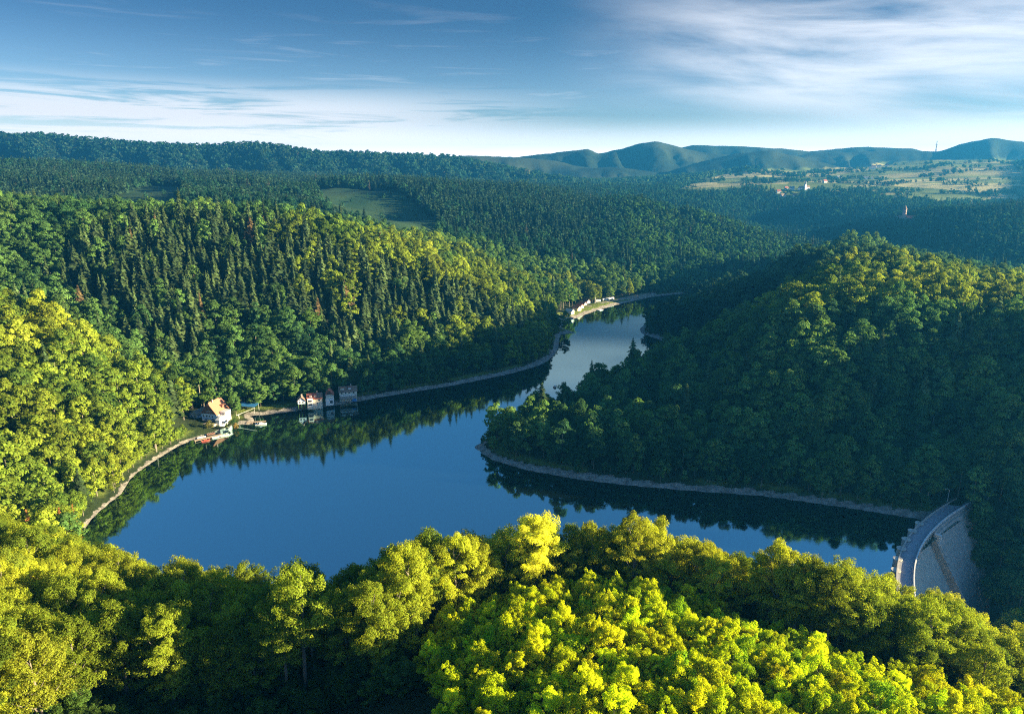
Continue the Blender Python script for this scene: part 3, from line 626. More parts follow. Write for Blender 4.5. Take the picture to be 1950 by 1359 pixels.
# ---- boats, piers
def boat(name, loc, rz, L_, B_, hull, inside, label, cat, cabin=None):
    r = empty(name, loc, rz, label, cat); bm = bmesh.new(); rings = []
    for q in range(9):
        f = q / 8; xx_ = -L_ / 2 + L_ * f; wv = B_ / 2 * (1 - max(0, (f - .45) / .55) ** 2.2) * (.82 + .18 * min(1, f * 4)); sh = .12 * f * f * L_ * .25
        rings.append([bm.verts.new(p) for p in ((xx_, -wv, .55 + sh), (xx_, -wv * .75, -.05), (xx_, 0, -.22 + sh * .6), (xx_, wv * .75, -.05), (xx_, wv, .55 + sh), (xx_, wv * .82, .5 + sh), (xx_, wv * .6, .12), (xx_, -wv * .6, .12), (xx_, -wv * .82, .5 + sh))])
    for A, B in zip(rings, rings[1:]):
        for j in range(9): bm.faces.new((A[j], A[(j + 1) % 9], B[(j + 1) % 9], B[j]))
    bm.faces.new(rings[0]); bm.faces.new(rings[-1][::-1]); bmesh.ops.recalc_face_normals(bm, faces=bm.faces)
    me = bpy.data.meshes.new('hull'); bm.to_mesh(me); bm.free(); me.materials.append(hull); link('hull', me, r)
    for q in (-.22, .12): MB().box((L_ * q, 0, .40), (.35, B_ * .82, .07)).build('seat', inside, r)
    if cabin: MB().hexa([(-.9, -.6, .3), (.9, -.6, .3), (.9, .6, .3), (-.9, .6, .3)], [(-.7, -.5, 1.3), (.5, -.5, 1.3), (.5, .5, 1.3), (-.7, .5, 1.3)]).build('cabin', cabin, r)
    return r
def pier(loc, rz, L_, W_, label):
    r = empty('pier', loc, rz, label, 'pier'); MB().box((L_ / 2, 0, .55), (L_, W_, .18)).build('deck', WOOD, r)
    for q in range(int(L_ // 3) + 1):
        for s_ in (-1, 1): MB().tube([(q * 3 + .2, s_ * W_ * .42, -2.5), (q * 3 + .2, s_ * W_ * .42, .46)], .12, 5).build('pile', WOOD, r)
p = onz(470, 806); pier((p[0], p[1], .1), R_(12), 11, 1.8, 'short wooden pier off the sandy point in front of the inn')
p = onz(489, 807); boat('motor_boat', (p[0] + 3, p[1] - 1.2, .12), R_(15), 6.5, 2.2, WHITE, WOOD, 'white motor boat moored at the pier by the inn', 'boat', BLUEW)
p = onz(372, 842); pier((p[0] - 1, p[1] + 1, .1), R_(40), 15, 2.2, 'long boat landing stage along the shore before the inn')
for (bx_, by_, hm, lb) in [(384, 833, WHITE, 'white rowing boat drawn up on the bank behind the landing stage'), (392, 839, REDP, 'dull red rowing boat beside the landing stage'), (412, 832, WHITE, 'white rowing boat afloat past the end of the landing stage'), (428, 829, CREAM, 'cream rowing boat afloat below the inn terrace'), (402, 826, TIMBER, 'dark brown rowing boat on the bank below the inn')]:
    p = onz(bx_, by_, .3); boat('rowing_boat', (p[0], p[1], max(.1, float(gz(p[0], p[1])) + .15)), R_(35 + bx_ % 9), 4.6, 1.6, hm, WOOD, lb, 'boat')
p = onz(1057, 737); boat('red_boat', (p[0], p[1], .1), R_(70), 5.5, 2.0, REDP, WOOD, 'tiny red boat on the narrow water beside the wooded point', 'boat', WHITE)
p = onz(1141, 590); r = empty('swimming_raft', (p[0] + 1, p[1] - 2, .1), R_(50), 'pale floating raft moored at the far beach', 'raft')
MB().box((0, 0, .35), (7, 3.2, .5)).build('deck', WHITE, r)
for s_ in (-1.2, 1.2): MB().tube([(-3.3, s_, .05), (3.3, s_, .05)], .3, 8).build('float', GREYR, r)
# ---- beach cabins, caravans, pole
for (px_, py_, rz_, W, D, wm, rm, lb) in [(1085, 596, 50, 5, 8, WHITE, LIGHTC, 'low white roofed beach cabin nearest the sand'), (1098, 590, 45, 6, 8, CREAM, TILE, 'orange roofed beach cabin with a dark open front'), (1104, 586, 40, 5, 7, WHITE, REDT, 'red roofed beach cabin behind the orange one'), (1110, 580, 40, 5, 8, CREAM, TILE, 'small tan beach cabin at the edge of the shade'), (1116, 574, 35, 5, 9, BLUEW, BROWNT, 'dark roofed cabin in shade above the far beach')]:
    p = onz(px_, py_, 3.0); gable_house('beach_cabin', lb, 'cabin', (p[0], p[1], max(float(gz(p[0], p[1])), 1.5) + .1), R_(rz_), W, D, 2.4, 4.4, wm, rm, None, 2, wins=[(-1.2, 1.2, .9, 1), (1.2, 1.2, .9, 1)], swins=[(1, 0, 1.2, 2.6, 1.5)], chimney=False, group='cabins on the far beach'); CLEAR.append((p[0], p[1], 8))
for k, (px_, py_) in enumerate([(1139, 574), (1151, 572), (1158, 571), (1165, 570)]):
    p = onz(px_, py_, 3.0); z_ = max(float(gz(p[0], p[1])), 1.2); r = empty('caravan', (p[0], p[1], z_), R_(20 + 7 * k), ['white caravan standing apart next to the tall white pole', 'white caravan at the pole end of the row of three', 'white caravan in the middle of the row of three', 'white caravan at the far end of the row of three'][k], 'caravan', 'caravans by the far shore')
    MB().hexa([(-3, -1.1, .5), (3, -1.1, .5), (3, 1.1, .5), (-3, 1.1, .5)], [(-2.7, -1.05, 2.7), (2.6, -1.05, 2.7), (2.6, 1.05, 2.7), (-2.7, 1.05, 2.7)]).build('body', WHITE, r)
    MB().box((0, -1.12, 1.8), (3.6, .06, .8)).build('window', PANE, r)
    for s_ in (-1, 1): MB().tube([(0, s_ * .95, .35), (0, s_ * 1.15, .35)], .35, 10).build('wheel', PANE, r)
    CLEAR.append((p[0], p[1], 6))
p = onz(1133, 578, 2.0); r = empty('flagpole', (p[0], p[1], max(.5, float(gz(p[0], p[1])))), 0, 'tall slender white pole on the grass above the far beach', 'pole')
MB().tube([(0, 0, -1), (0, 0, 10.5)], [.32, .2], 8).build('shaft', WHITE, r); MB().box((0, 0, .2), (1.2, 1.2, .6)).build('footing', LIGHTC, r)
# ---- castle on the wooded hill
r = empty('castle', (CASTLE[0], CASTLE[1], float(gz(CASTLE[0], CASTLE[1]))), R_(10), 'ruined castle with slender round tower on a wooded hilltop', 'castle')
PINKST = mat('castle_stone', (.42, .30, .27), .9, .2, .2, .2)
tw = octa(-6, 2, 4.2, 3.8, -6, 29, 14).build('tower', PINKST, r); octa(-6, 2, 4.5, .3, 29.02, 37, 14).build('tower_roof', BROWNT, tw)
for q in range(4): MB().box((-6 - 1.2 + q * .2, -1.95, 6 + q * 6), (1.0, .5, 1.6)).build('window', PANE, tw)
MB().box((-12, 4, 3), (9, 12, 20)).build('gate_house', PINKST, r); MB().hexa([(-17, -2.5, 13.02), (-7.2, -2.5, 13.02), (-7.2, 10.5, 13.02), (-17, 10.5, 13.02)], [(-12.2, -1, 17), (-12, -1, 17), (-12, 9, 17), (-12.2, 9, 17)]).build('roof', BROWNT, r)
MB().box((12, 4, 4), (24, 10, 16)).build('palace_wing', PINKST, r)
for q in range(6): MB().box((2.5 + q * 4, -1.02, 7), (1.3, .12, 2.0)).build('window', PANE, r)
MB().hexa([(-.6, -1.6, 12.02), (24.6, -1.6, 12.02), (24.6, 9.6, 12.02), (-.6, 9.6, 12.02)], [(1, 3.9, 16), (23, 3.9, 16), (23, 4.1, 16), (1, 4.1, 16)]).build('roof', REDT, r)
MB().box((34, 2, 1), (20, 1.6, 8)).build('curtain_wall', PINKST, r)
# ---- village and farms on the plateau
VILL = [(1483, 363, 2250, 10, 12, REDT, 'white walled village house with red roof at the near end of the lane'), (1491, 366, 2200, 9, 13, BROWNT, 'brown roofed village house closest to the valley rim'), (1497, 362, 2300, 9, 11, REDT, 'red roofed village house between two trees'), (1508, 362, 2300, 11, 14, GREYR, 'grey roofed village house in the middle of the hamlet'),
        (1514, 366, 2200, 9, 11, REDT, 'small red roofed village house below the church'), (1537, 361, 2320, 10, 15, BROWNT, 'long brown roofed farmhouse just past the church'), (1595, 372, 2120, 9, 12, GREYR, 'lone white house on the valley rim apart from the village'), (1570, 352, 2550, 10, 13, REDT, 'red roofed farmhouse on the slope above the church'), (1597, 341, 2800, 12, 18, GREYR, 'pale grey roofed barn among trees high on the plateau'),
        (1652, 345, 2700, 10, 34, GREYR, 'very long low white barn at the edge of the fields'), (1663, 323, 3300, 13, 18, REDT, 'hilltop farmhouse with red roof beside a dark tree'), (1672, 322, 3300, 12, 22, GREYR, 'hilltop barn with pale roof in the middle of the farm'), (1688, 322, 3300, 11, 14, REDT, 'hilltop farmhouse standing last in the row'), (1660, 329, 3150, 12, 26, GREYR, 'low pale shed on the slope below the hilltop farm')]
for px_, py_, Y_, W, D, rm, lb in VILL:
    p = at(px_, py_, Y_); z_ = float(gz(p[0], p[1])); CLEAR.append((p[0], p[1], 22)); CLEAR.append((p[0] - 12, p[1] - 28, 18))
    gable_house('village_house', lb, 'house', (p[0], p[1], z_), R_(rng.uniform(50, 120)), W, D, 6, 11, WHITE, rm, None, 4, wins=[(-2, 3, 1.4, 1.8), (2, 3, 1.4, 1.8)], swins=[(-1, -3, 3, 1.4, 1.8), (-1, 3, 3, 1.4, 1.8)], chimney=True, group='houses of the plateau villages')
p = at(1530, 363, 2280); r = empty('church', (p[0], p[1], float(gz(p[0], p[1]))), R_(20), 'white village church with pointed spire on the plateau', 'church'); CLEAR += [(p[0], p[1], 24), (p[0] - 12, p[1] - 28, 18)]
MB().box((0, 8, 4), (10, 22, 12)).build('nave', WHITE, r); MB().hexa([(-5.5, -3.5, 10.02), (5.5, -3.5, 10.02), (5.5, 19.5, 10.02), (-5.5, 19.5, 10.02)], [(-.1, -3.5, 16), (.1, -3.5, 16), (.1, 19.5, 16), (-.1, 19.5, 16)]).build('roof', BROWNT, r)
tw = MB().box((0, -6, 9), (6, 5.9, 24)).build('tower', WHITE, r); octa(0, -6, 3.8, .2, 21.02, 34, 8).build('spire', GREYR, tw)
p = at(1782, 288, 4350); r = empty('transmitter_mast', (p[0], p[1], float(gz(p[0], p[1]))), 0, 'thin transmitter mast on the saddle of the farthest ridge', 'mast')
MB().tube([(0, 0, -5), (0, 0, 62)], [4, 1.6], 4).build('lattice_shaft', IRON, r); MB().box((0, 0, 38), (9, 9, 3)).build('platform', IRON, r)

# ------------------------------------------------------------------ haze
m = bpy.data.materials.new('haze'); m.use_nodes = True; t = m.node_tree; t.nodes.clear()
pv = N(t, 'ShaderNodeVolumePrincipled'); pv.inputs['Density'].default_value = 1.9e-4; pv.inputs['Color'].default_value = (0.016, 0.15, 0.36, 1); pv.inputs['Anisotropy'].default_value = 0.25
o = N(t, 'ShaderNodeOutputMaterial'); L(t, pv.outputs[0], o.inputs['Volume'])
HAZE = m
hb = MB(); hb.hexa([(-8200, -400, -75), (8200, -400, -75), (8200, 5500, -75), (-8200, 5500, -75)], [(-8200, -400, 372), (8200, -400, 372), (8200, 5500, 372), (-8200, 5500, 372)])
tag(hb.build('haze', HAZE), kind='stuff', label='pale blue haze lying over the valleys')

# ------------------------------------------------------------------ trees: prototypes
PROTO = bpy.data.collections.new('prototypes')       # not linked into the scene: only instanced / copied from
def leaf_quads(C, Nn, size, aspect=0.62, droop=0.0):
    n = len(C); r = rng.normal(size=(n, 3)); r[:, 2] -= droop
    t = r - (r * Nn).sum(1, keepdims=True) * Nn; t /= np.linalg.norm(t, axis=1, keepdims=True) + 1e-9
    b = np.cross(Nn, t); s = (size * rng.uniform(.6, 1.35, n))[:, None]
    V = np.stack([C - t * s * .5, C + b * s * aspect * .5 + t * s * .05, C + t * s * .55 - Nn * s * .12, C - b * s * aspect * .5 + t * s * .05], 1)
    return V.reshape(-1, 3)
def unit(n):
    v = rng.normal(size=(n, 3)); return v / np.linalg.norm(v, axis=1, keepdims=True)
def crown_pts(h, wd, base, nclump, nleaf, clump_r, shape=1.0, jit=.42, spray=.35, lift=0.0):
    """leaf centres and normals of a broadleaf crown built of clumps"""
    ch = h - base; cz = base + ch * .48
    cl = unit(nclump * 3); rr = rng.uniform(.55, 1.0, len(cl)) ** .6
    prof = cl * rr[:, None]; keep = np.where(prof[:, 2] > -0.80)[0][:nclump]; prof = prof[keep]
    # egg profile: widest a bit below the middle
    zf = prof[:, 2]; wz = np.where(zf > 0, 1 - .25 * shape * zf ** 2, 1 - .15 * zf ** 2)
    lob = 1 + .22 * np.sin(np.arctan2(prof[:, 1], prof[:, 0]) * rng.integers(2, 4) + rng.uniform(0, 6)) + rng.normal(0, .07, len(prof))
    CC = np.stack([prof[:, 0] * wz * lob * wd / 2, prof[:, 1] * wz * lob * wd / 2, cz + zf * ch * .5 * 0.95], 1)
    CC = np.vstack([CC, [[rng.normal(0, .3), rng.normal(0, .3), h - clump_r * .75]]])
    R = clump_r * rng.uniform(.55, 1.35, len(CC))
    wgt = R ** 2 / (R ** 2).sum(); k = rng.choice(len(CC), nleaf, p=wgt)
    d = unit(nleaf); d[:, 2] = np.where(d[:, 2] < -.25, -d[:, 2] * .6, d[:, 2]); d /= np.linalg.norm(d, axis=1, keepdims=True)
    rad = R[k][:, None] * rng.uniform(.60, 1.06, (nleaf, 1))
    cen = np.array([0, 0, cz - ch * .2]); oc = CC - cen; oc /= np.linalg.norm(oc, axis=1, keepdims=True) + 1e-6
    oc = oc + rng.normal(0, .3, oc.shape) + [0, 0, lift]; oc /= np.linalg.norm(oc, axis=1, keepdims=True)
    off = d * rad * np.array([1.0, 1.0, .74]); al = (off * oc[k]).sum(1, keepdims=True)
    C = CC[k] + off + oc[k] * al * spray
    out = C - cen; out /= np.linalg.norm(out, axis=1, keepdims=True)
    Nn = d * .8 + out * .6 + rng.normal(0, jit, (nleaf, 3)); Nn /= np.linalg.norm(Nn, axis=1, keepdims=True)
    return C, Nn, CC
def quads_mesh(name, V, mat_):
    return mesh_np(name, V, np.arange(len(V)).reshape(-1, 4), (mat_,))
def trunk_mesh(name, h, base, CC, r0, mat_, nlimb=7, n=7, lean=0.6):
    mb = MB(); x1, y1 = rng.normal(0, lean, 2)
    zs_ = [-2.5, 0, base * .5, base, (base + h) * .5, h * .86]
    pts = [(x1 * (z / h) ** 2 + math.sin(z * .3) * .12, y1 * (z / h) ** 2, z) for z in zs_]
    mb.tube(pts, [r0 * 1.25, r0, r0 * .86, r0 * .75, r0 * .42, r0 * .1], n)
    if nlimb:
        for q in CC[rng.choice(len(CC), min(nlimb, len(CC)), replace=False)]:
            z0 = max(base * .75, q[2] - np.hypot(q[0], q[1]) * .9 - 1); z0 = min(z0, h * .75)
            p0 = np.array([x1 * (z0 / h) ** 2, y1 * (z0 / h) ** 2, z0]); mid = p0 * .45 + q * .55 + np.array([0, 0, -.3])
            mb.tube([p0, mid, q], [r0 * .38, r0 * .24, r0 * .07], 5)
    return mb.mesh(name, mat_)
def spruce_pts(h, wd, tiers, nb, base=0.08, sub=2):
    C, Nn, Sz = [], [], []
    for i in range(tiers):
        f = i / (tiers - 1); z = h * (base + (1 - base) * f) ; r = wd / 2 * (1 - f) ** .85 * rng.uniform(.82, 1.12) + .12
        m_ = max(3, int(nb * (1 - f * .55)))
        a0 = rng.uniform(0, 6.28)
        for k in range(m_):
            a = a0 + 6.283 * k / m_ + rng.normal(0, .18); rk = r * rng.uniform(.7, 1.15)
            for q in range(sub):
                g = (q + .62) / sub
                C.append((math.cos(a) * rk * g, math.sin(a) * rk * g, z - rk * g * rng.uniform(.25, .5) + rng.normal(0, .1)))
                Nn.append((math.cos(a) * .55 + rng.normal(0, .3), math.sin(a) * .55 + rng.normal(0, .3), .85)); Sz.append(rk / sub * 2.5 + .5)
    Nn = np.array(Nn); Nn /= np.linalg.norm(Nn, axis=1, keepdims=True)
    return np.array(C), Nn, np.array(Sz)
def spruce_quads(C, Nn, Sz, asp=.75):
    rad = C * [1, 1, 0]; rad = rad / (np.linalg.norm(rad, axis=1, keepdims=True) + 1e-6) + [0, 0, -.45] + rng.normal(0, .22, C.shape)
    t = rad - (rad * Nn).sum(1, keepdims=True) * Nn; t /= np.linalg.norm(t, axis=1, keepdims=True) + 1e-9
    b = np.cross(Nn, t); s = Sz[:, None]
    V = np.stack([C - t * s * .5, C + b * s * asp * .5, C + t * s * .55, C - b * s * asp * .5], 1)
    return V.reshape(-1, 3)

# near broadleaf trees (leaf sprays of 0.3-0.5 m), 24 m tall
NEAR = []
for k, (h, wd, base) in enumerate([(22, 8.6, 8), (23, 9.6, 7), (21, 7.4, 9), (24, 8.8, 11), (20, 8.6, 5), (22, 7.6, 10), (19, 6.8, 4)]):
    C, Nn, CC = crown_pts(h, wd, base, 85, 19000, .88, jit=.55, spray=1.5, lift=.2)
    NEAR.append((quads_mesh('crown', leaf_quads(C, Nn, .31, .55, .35), LEAF), trunk_mesh('trunk', h, base, CC, .36, BARK, 11), h, wd))
BUSH = []
for k, (h, wd, base) in enumerate([(6.2, 3.8, .3), (7, 4, .6), (5.4, 3.8, .2), (8, 4, .8), (4.6, 3.8, .1)]):
    C, Nn, CC = crown_pts(h, wd, base, 36, 5200, .46, shape=1.6, jit=.55, spray=1.9, lift=.6)
    BUSH.append((quads_mesh('crown', leaf_quads(C, Nn, .26, .5, -.1), LEAF), trunk_mesh('trunk', h, base + .8, CC, .07, BARK, 8, 5), h, wd))
# middle distance: one mesh per tree kind
def proto(name, me, coll):
    o = bpy.data.objects.new(name, me); coll.objects.link(o); return o
def new_coll(nm):
    return bpy.data.collections.new(nm)
MIDC, SPRC, FARC, VFARC = new_coll('mid_broadleaf'), new_coll('mid_spruce'), new_coll('far_tree'), new_coll('very_far_tree')
MIDM = []
NNEAR = 7
for k, q in enumerate(NEAR):
    bmn = bmesh.new(); bmn.from_mesh(q[0]); bmn.from_mesh(q[1]); me_ = bpy.data.meshes.new('near_broadleaf'); bmn.to_mesh(me_); bmn.free(); me_.materials.append(LEAF); me_.materials.append(BARK)
    mi = np.zeros(len(me_.polygons), np.int32); mi[len(q[0].polygons):] = 1; me_.polygons.foreach_set('material_index', mi); MIDC.objects.link(bpy.data.objects.new('a_near_%02d' % k, me_))
def stem_quads(h, r, z0=-2):
    a = [(r, 0), (-r * .5, r * .87), (-r * .5, -r * .87)]; V = []
    for i in range(3):
        (x0, y0), (x1, y1) = a[i], a[(i + 1) % 3]; V += [(x0, y0, z0), (x1, y1, z0), (x1 * .4, y1 * .4, h), (x0 * .4, y0 * .4, h)]
    return np.array(V)
def two_mat(name, Vleaf, Vstem, ml, ms):
    V = np.vstack([Vleaf, Vstem]); me = mesh_np(name, V, np.arange(len(V)).reshape(-1, 4), (ml, ms))
    mi = np.zeros(len(V) // 4, np.int32); mi[len(Vleaf) // 4:] = 1; me.polygons.foreach_set('material_index', mi); return me
for k, (h, wd, base) in enumerate([(25, 11, 5), (24, 12.5, 4), (26, 10, 7), (22, 11, 3), (27, 12, 6), (21, 9, 4), (24, 10, 3), (20, 12, 3)]):
    C, Nn, CC = crown_pts(h, wd, base, 40, 2600, 1.9, jit=.26)
    me_ = two_mat('broadleaf', leaf_quads(C, Nn, 1.05, .7, .2), stem_quads(h * .7, .38), LEAF, BARK)
    MIDM.append((me_, h, wd)); proto('mid_%02d' % k, me_, MIDC)
SPRM = []
for k, (h, wd) in enumerate([(28, 8.5), (31, 8), (25, 8), (29, 9), (22, 7.5), (33, 8.5)]):
    C, Nn, Sz = spruce_pts(h, wd, 30, 9, .06 + .02 * k, 2)
    me_ = two_mat('spruce', spruce_quads(C, Nn, Sz), stem_quads(h * .9, .2), NEEDLE, BARKP)
    SPRM.append((me_, h, wd)); proto('spr_%02d' % k, me_, SPRC)
for k in range(4):
    C, Nn, CC = crown_pts(20, 12, 2, 22, 420, 2.3, jit=.22); proto('far_%02d' % k, quads_mesh('far_tree', leaf_quads(C, Nn, 2.3, .8, .1), LEAF), FARC)
for k in range(3):
    C, Nn, Sz = spruce_pts(25 + 2 * k, 7, 12, 6, .1, 1); proto('far_1%d' % k, quads_mesh('far_spruce', spruce_quads(C, Nn, Sz, .9), NEEDLE), FARC)
for k in range(3):
    C, Nn, CC = crown_pts(17, 17, 1, 16, 110, 3.2); proto('vf_%02d' % k, quads_mesh('far_wood', leaf_quads(C, Nn, 4.6, .9, 0), LEAF), VFARC)

# ------------------------------------------------------------------ where the trees stand
def scatter(y0, y1, s, jit=.36, umax=1.0):
    xs = []; ys = []
    y = y0
    X = umax * (y1 + 60)
    nx_ = int(2 * X / s); ny_ = int((y1 - y0) / s)
    gx, gy = np.meshgrid(np.linspace(-X, X, nx_), np.linspace(y0, y1, max(ny_, 1)))
    gx = gx + (np.arange(gx.shape[0]) % 2)[:, None] * s * .5
    gx = gx + rng.uniform(-jit, jit, gx.shape) * s * 1.3; gy = gy + rng.uniform(-jit, jit, gy.shape) * s * 1.3
    k = np.abs(gx) < umax * (gy + 60)
    return gx[k], gy[k]
def canopy(x, y):
    """rough top of ground plus wood, for sight lines"""
    z = gz(x, y); px, py = proj(x, y, z); op = open_land(px, py, y)
    h = np.where(op, 0, 17.0); h = np.where(inpoly(x, y, THICK), 4, h); h = np.where(inpoly(x, y, CLEARP), 0, h)
    lk = (y < 900) & (y > 150) & (np.abs(x) < 330)
    h = np.where(lk & (z < 2.2), 0, h)
    return z + h
def visible(x, y, ztop, slack=4.0):
    ok = np.ones(len(x), bool)
    for f in np.concatenate([np.linspace(.06, .5, 12), np.linspace(.53, .975, 34)]):
        X, Y = x * f, y * f; Z = CAM_H + (ztop - CAM_H) * f
        gap = np.hypot(x, y) * (1 - f)
        ok &= ~((canopy(X, Y) > Z + slack) & (gap > 9))
    return ok
def tints(px, py, x, y):
    """colour of the leaves by stand, with sunlight and shade painted in on some hills"""
    n_ = len(x); r = rng.uniform(0, 1, n_); patch_ = vnoise(x / 38, y / 38, 77)
    base = np.tile(np.array([0.050, 0.094, 0.025]), (n_, 1))
    near = y < 228; base[near] = [0.130, 0.152, 0.013]
    lb = (x < -172) & (y < 405) & (y >= 228); base[lb] = [0.108, 0.138, 0.016]
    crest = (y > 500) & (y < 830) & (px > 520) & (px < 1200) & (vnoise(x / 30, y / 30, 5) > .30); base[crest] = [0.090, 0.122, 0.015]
    top = (x > 165) & (y > 395) & (y < 560) & (px > 1400); base[top] = [0.098, 0.126, 0.014]  # headland crest: sunlight painted in as lighter, yellower leaves
    d2 = (x > 118) & (y > 560) & (y < 820); base[d2] = [0.028, 0.056, 0.024]  # second promontory: its shade painted in as darker leaves
    base[y > 900] *= [.34, .52, 1.0]; spur = (px > 1190) & (px < 1545) & (y > 900) & (y < 1340); base[spur] *= [1.7, 1.4, .9]; base[y > 2400] *= [.8, .8, 1.0]  # far hills: shade put into the leaf colour; spur lightened as if sunlit
    m_ = 1 + np.outer(patch_ - .5, [.75, .42, 0]) + np.outer(r - .5, [.85, .75, .6])
    odd = rng.uniform(size=n_) < .03; m_[odd] *= [1.45, 1.35, 1.5]
    dark = rng.uniform(size=n_) < .12; m_[dark] *= [.5, .62, .9]
    return np.clip(base * m_, [.010, .02, .005], None)
SPRUCE_PX = [
 [(120, 470), (200, 440), (330, 432), (450, 430), (540, 440), (600, 470), (680, 500), (760, 520), (860, 560), (960, 600), (1010, 620), (1000, 650), (900, 630), (800, 640), (740, 690), (640, 690), (600, 620), (480, 600), (400, 620), (370, 720), (300, 690), (200, 620), (120, 560)],
 [(640, 335), (1000, 350), (1130, 370), (1150, 400), (1080, 470), (950, 460), (850, 430), (770, 380)],
 [(0, 320), (330, 322), (340, 345), (330, 375), (200, 392), (0, 410)], [(350, 325), (640, 335), (620, 350), (480, 360), (350, 345)],
 [(1640, 455), (1760, 480), (1900, 510), (1900, 530), (1760, 512), (1640, 490)], [(1520, 440), (1560, 470), (1500, 475), (1460, 460)], [(1900, 395), (1960, 390), (1960, 420), (1900, 420)],
]
def spruce_prob(px, py, x, y):
    p = np.full(len(px), .05); p = np.where(y > 900, .38, p); p = np.where(y < 340, .02, p); p = np.where(y < 228, 0, p)
    for i, P in enumerate(SPRUCE_PX):
        lo, hi = ((380, 720) if i == 0 else (850, 2600) if i in (1, 2, 3, 5, 6) else (450, 760))
        p = np.where(inpoly(px, py, P) & (y > lo) & (y < hi), .82 if i != 4 else .9, p)
    return p
BANDS = [(-60, 225, 4.5, 1.15), (225, 330, 6.6, .98), (330, 700, 8.2, .95), (700, 1000, 8.4, .95), (1000, 1500, 9.0, .92), (1500, 2500, 12, .9), (2500, 3300, 19, .9)]
X, Y, SPC = [], [], []
for y0, y1, s, um in BANDS:
    a, b_ = scatter(y0, y1, s, umax=um); X.append(a); Y.append(b_); SPC.append(np.full(len(a), s))
a, b_ = scatter(180, 900, 3.4, .45, .62); qd = lakedist(a, b_); q = (qd > 2.6) & (qd < 9.5) & (rng.uniform(size=len(a)) < .75) & (vnoise(a / 11, b_ / 11, 71) > np.where((a < -168) & (b_ < 366), .08, .3))
X.append(a[q]); Y.append(b_[q]); SPC.append(np.full(q.sum(), 3.4))
X = np.concatenate(X); Y = np.concatenate(Y); SPC = np.concatenate(SPC)
Z = gz(X, Y); LD = np.full(len(X), 999.0); q = (Y < 1000) & (Y > 100) & (np.abs(X) < 420); LD[q] = lakedist(X[q], Y[q])
PX, PY = proj(X, Y, Z + 9)
GPX, GPY = proj(X, Y, Z)
keep = LD > np.where((X < -168) & (Y < 366), 2.4, 3.6) + 3.5 * rng.uniform(size=len(X)) * np.where(X < -168, .4, 1)
sd, bd = dam_side(X, Y); keep &= ~((bd < 34) & (sd > -6) & (sd < 34) & (X > 120) & (X < 203) & (Y < 284))
keep &= ~((bd < 6) & (X > 112) & (X < 205))
for cx, cy_, r in CLEAR: keep &= np.hypot(X - cx, Y - cy_) > r
for P in GRASS: keep &= ~inpoly(X, Y, P)
keep &= ~inpoly(X, Y, THICK) & ~inpoly(X, Y, CLEARP) & ~((Y < 99) & (X > -73) & (X < 130))
op = open_land(GPX, GPY, Y)
hedge = (vnoise(X / 90, Y / 60, 51) > .77) | (np.abs(vnoise(X / 260, Y / 170, 53) - .5) < .022)
keep &= ~op | (hedge & (Y > 1500)) | (op & (Y < 1500) & (rng.uniform(size=len(X)) < .012))
keep &= ~((Y > 2500) & (rng.uniform(size=len(X)) < .15))
X, Y, Z, SPC, PX, PY, LD, op = (v[keep] for v in (X, Y, Z, SPC, PX, PY, LD, op))
vis = visible(X, Y, Z + 24)
kv = vis | ((Y < 560) & (Y > 40) & (rng.uniform(size=len(X)) < 1.0) & (X < 420) & (X > -330))
X, Y, Z, SPC, PX, PY, LD, op, vis = (v[kv] for v in (X, Y, Z, SPC, PX, PY, LD, op, vis))
SPRUCE = rng.uniform(size=len(X)) < spruce_prob(PX, PY, X, Y)
SPRUCE &= ~op & (SPC != 3.4)
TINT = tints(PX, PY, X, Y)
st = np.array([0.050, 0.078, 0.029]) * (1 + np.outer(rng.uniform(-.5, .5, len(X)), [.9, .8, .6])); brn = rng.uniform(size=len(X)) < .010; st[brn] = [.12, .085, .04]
st[Y > 900] *= [.46, .60, .9]  # same painted shade for the spruces on the far hills
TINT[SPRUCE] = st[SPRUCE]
SC = (.72 + .5 * rng.beta(1.6, 1.6, len(X))) * np.where((Y < 228) & ~((X < -62) & (Y < 118)), np.where((X > -28) & (X < 45) & (Y > 118), 1.0, .96), 1.0) * np.where(SPC == 3.4, .30 + .16 * rng.uniform(size=len(X)), np.where(LD < 22, .78, 1.0)) * np.where(op, .6, 1.0) * np.where((X > 140) & (X < 340) & (Y > 676) & (Y < 775), .55, 1.0)
RZ = rng.uniform(0, 6.283, len(X))
DIST = np.sqrt(X ** 2 + Y ** 2 + (Z - CAM_H) ** 2)
print('TREES', len(X), 'visible', vis.sum(), 'spruce', SPRUCE.sum())

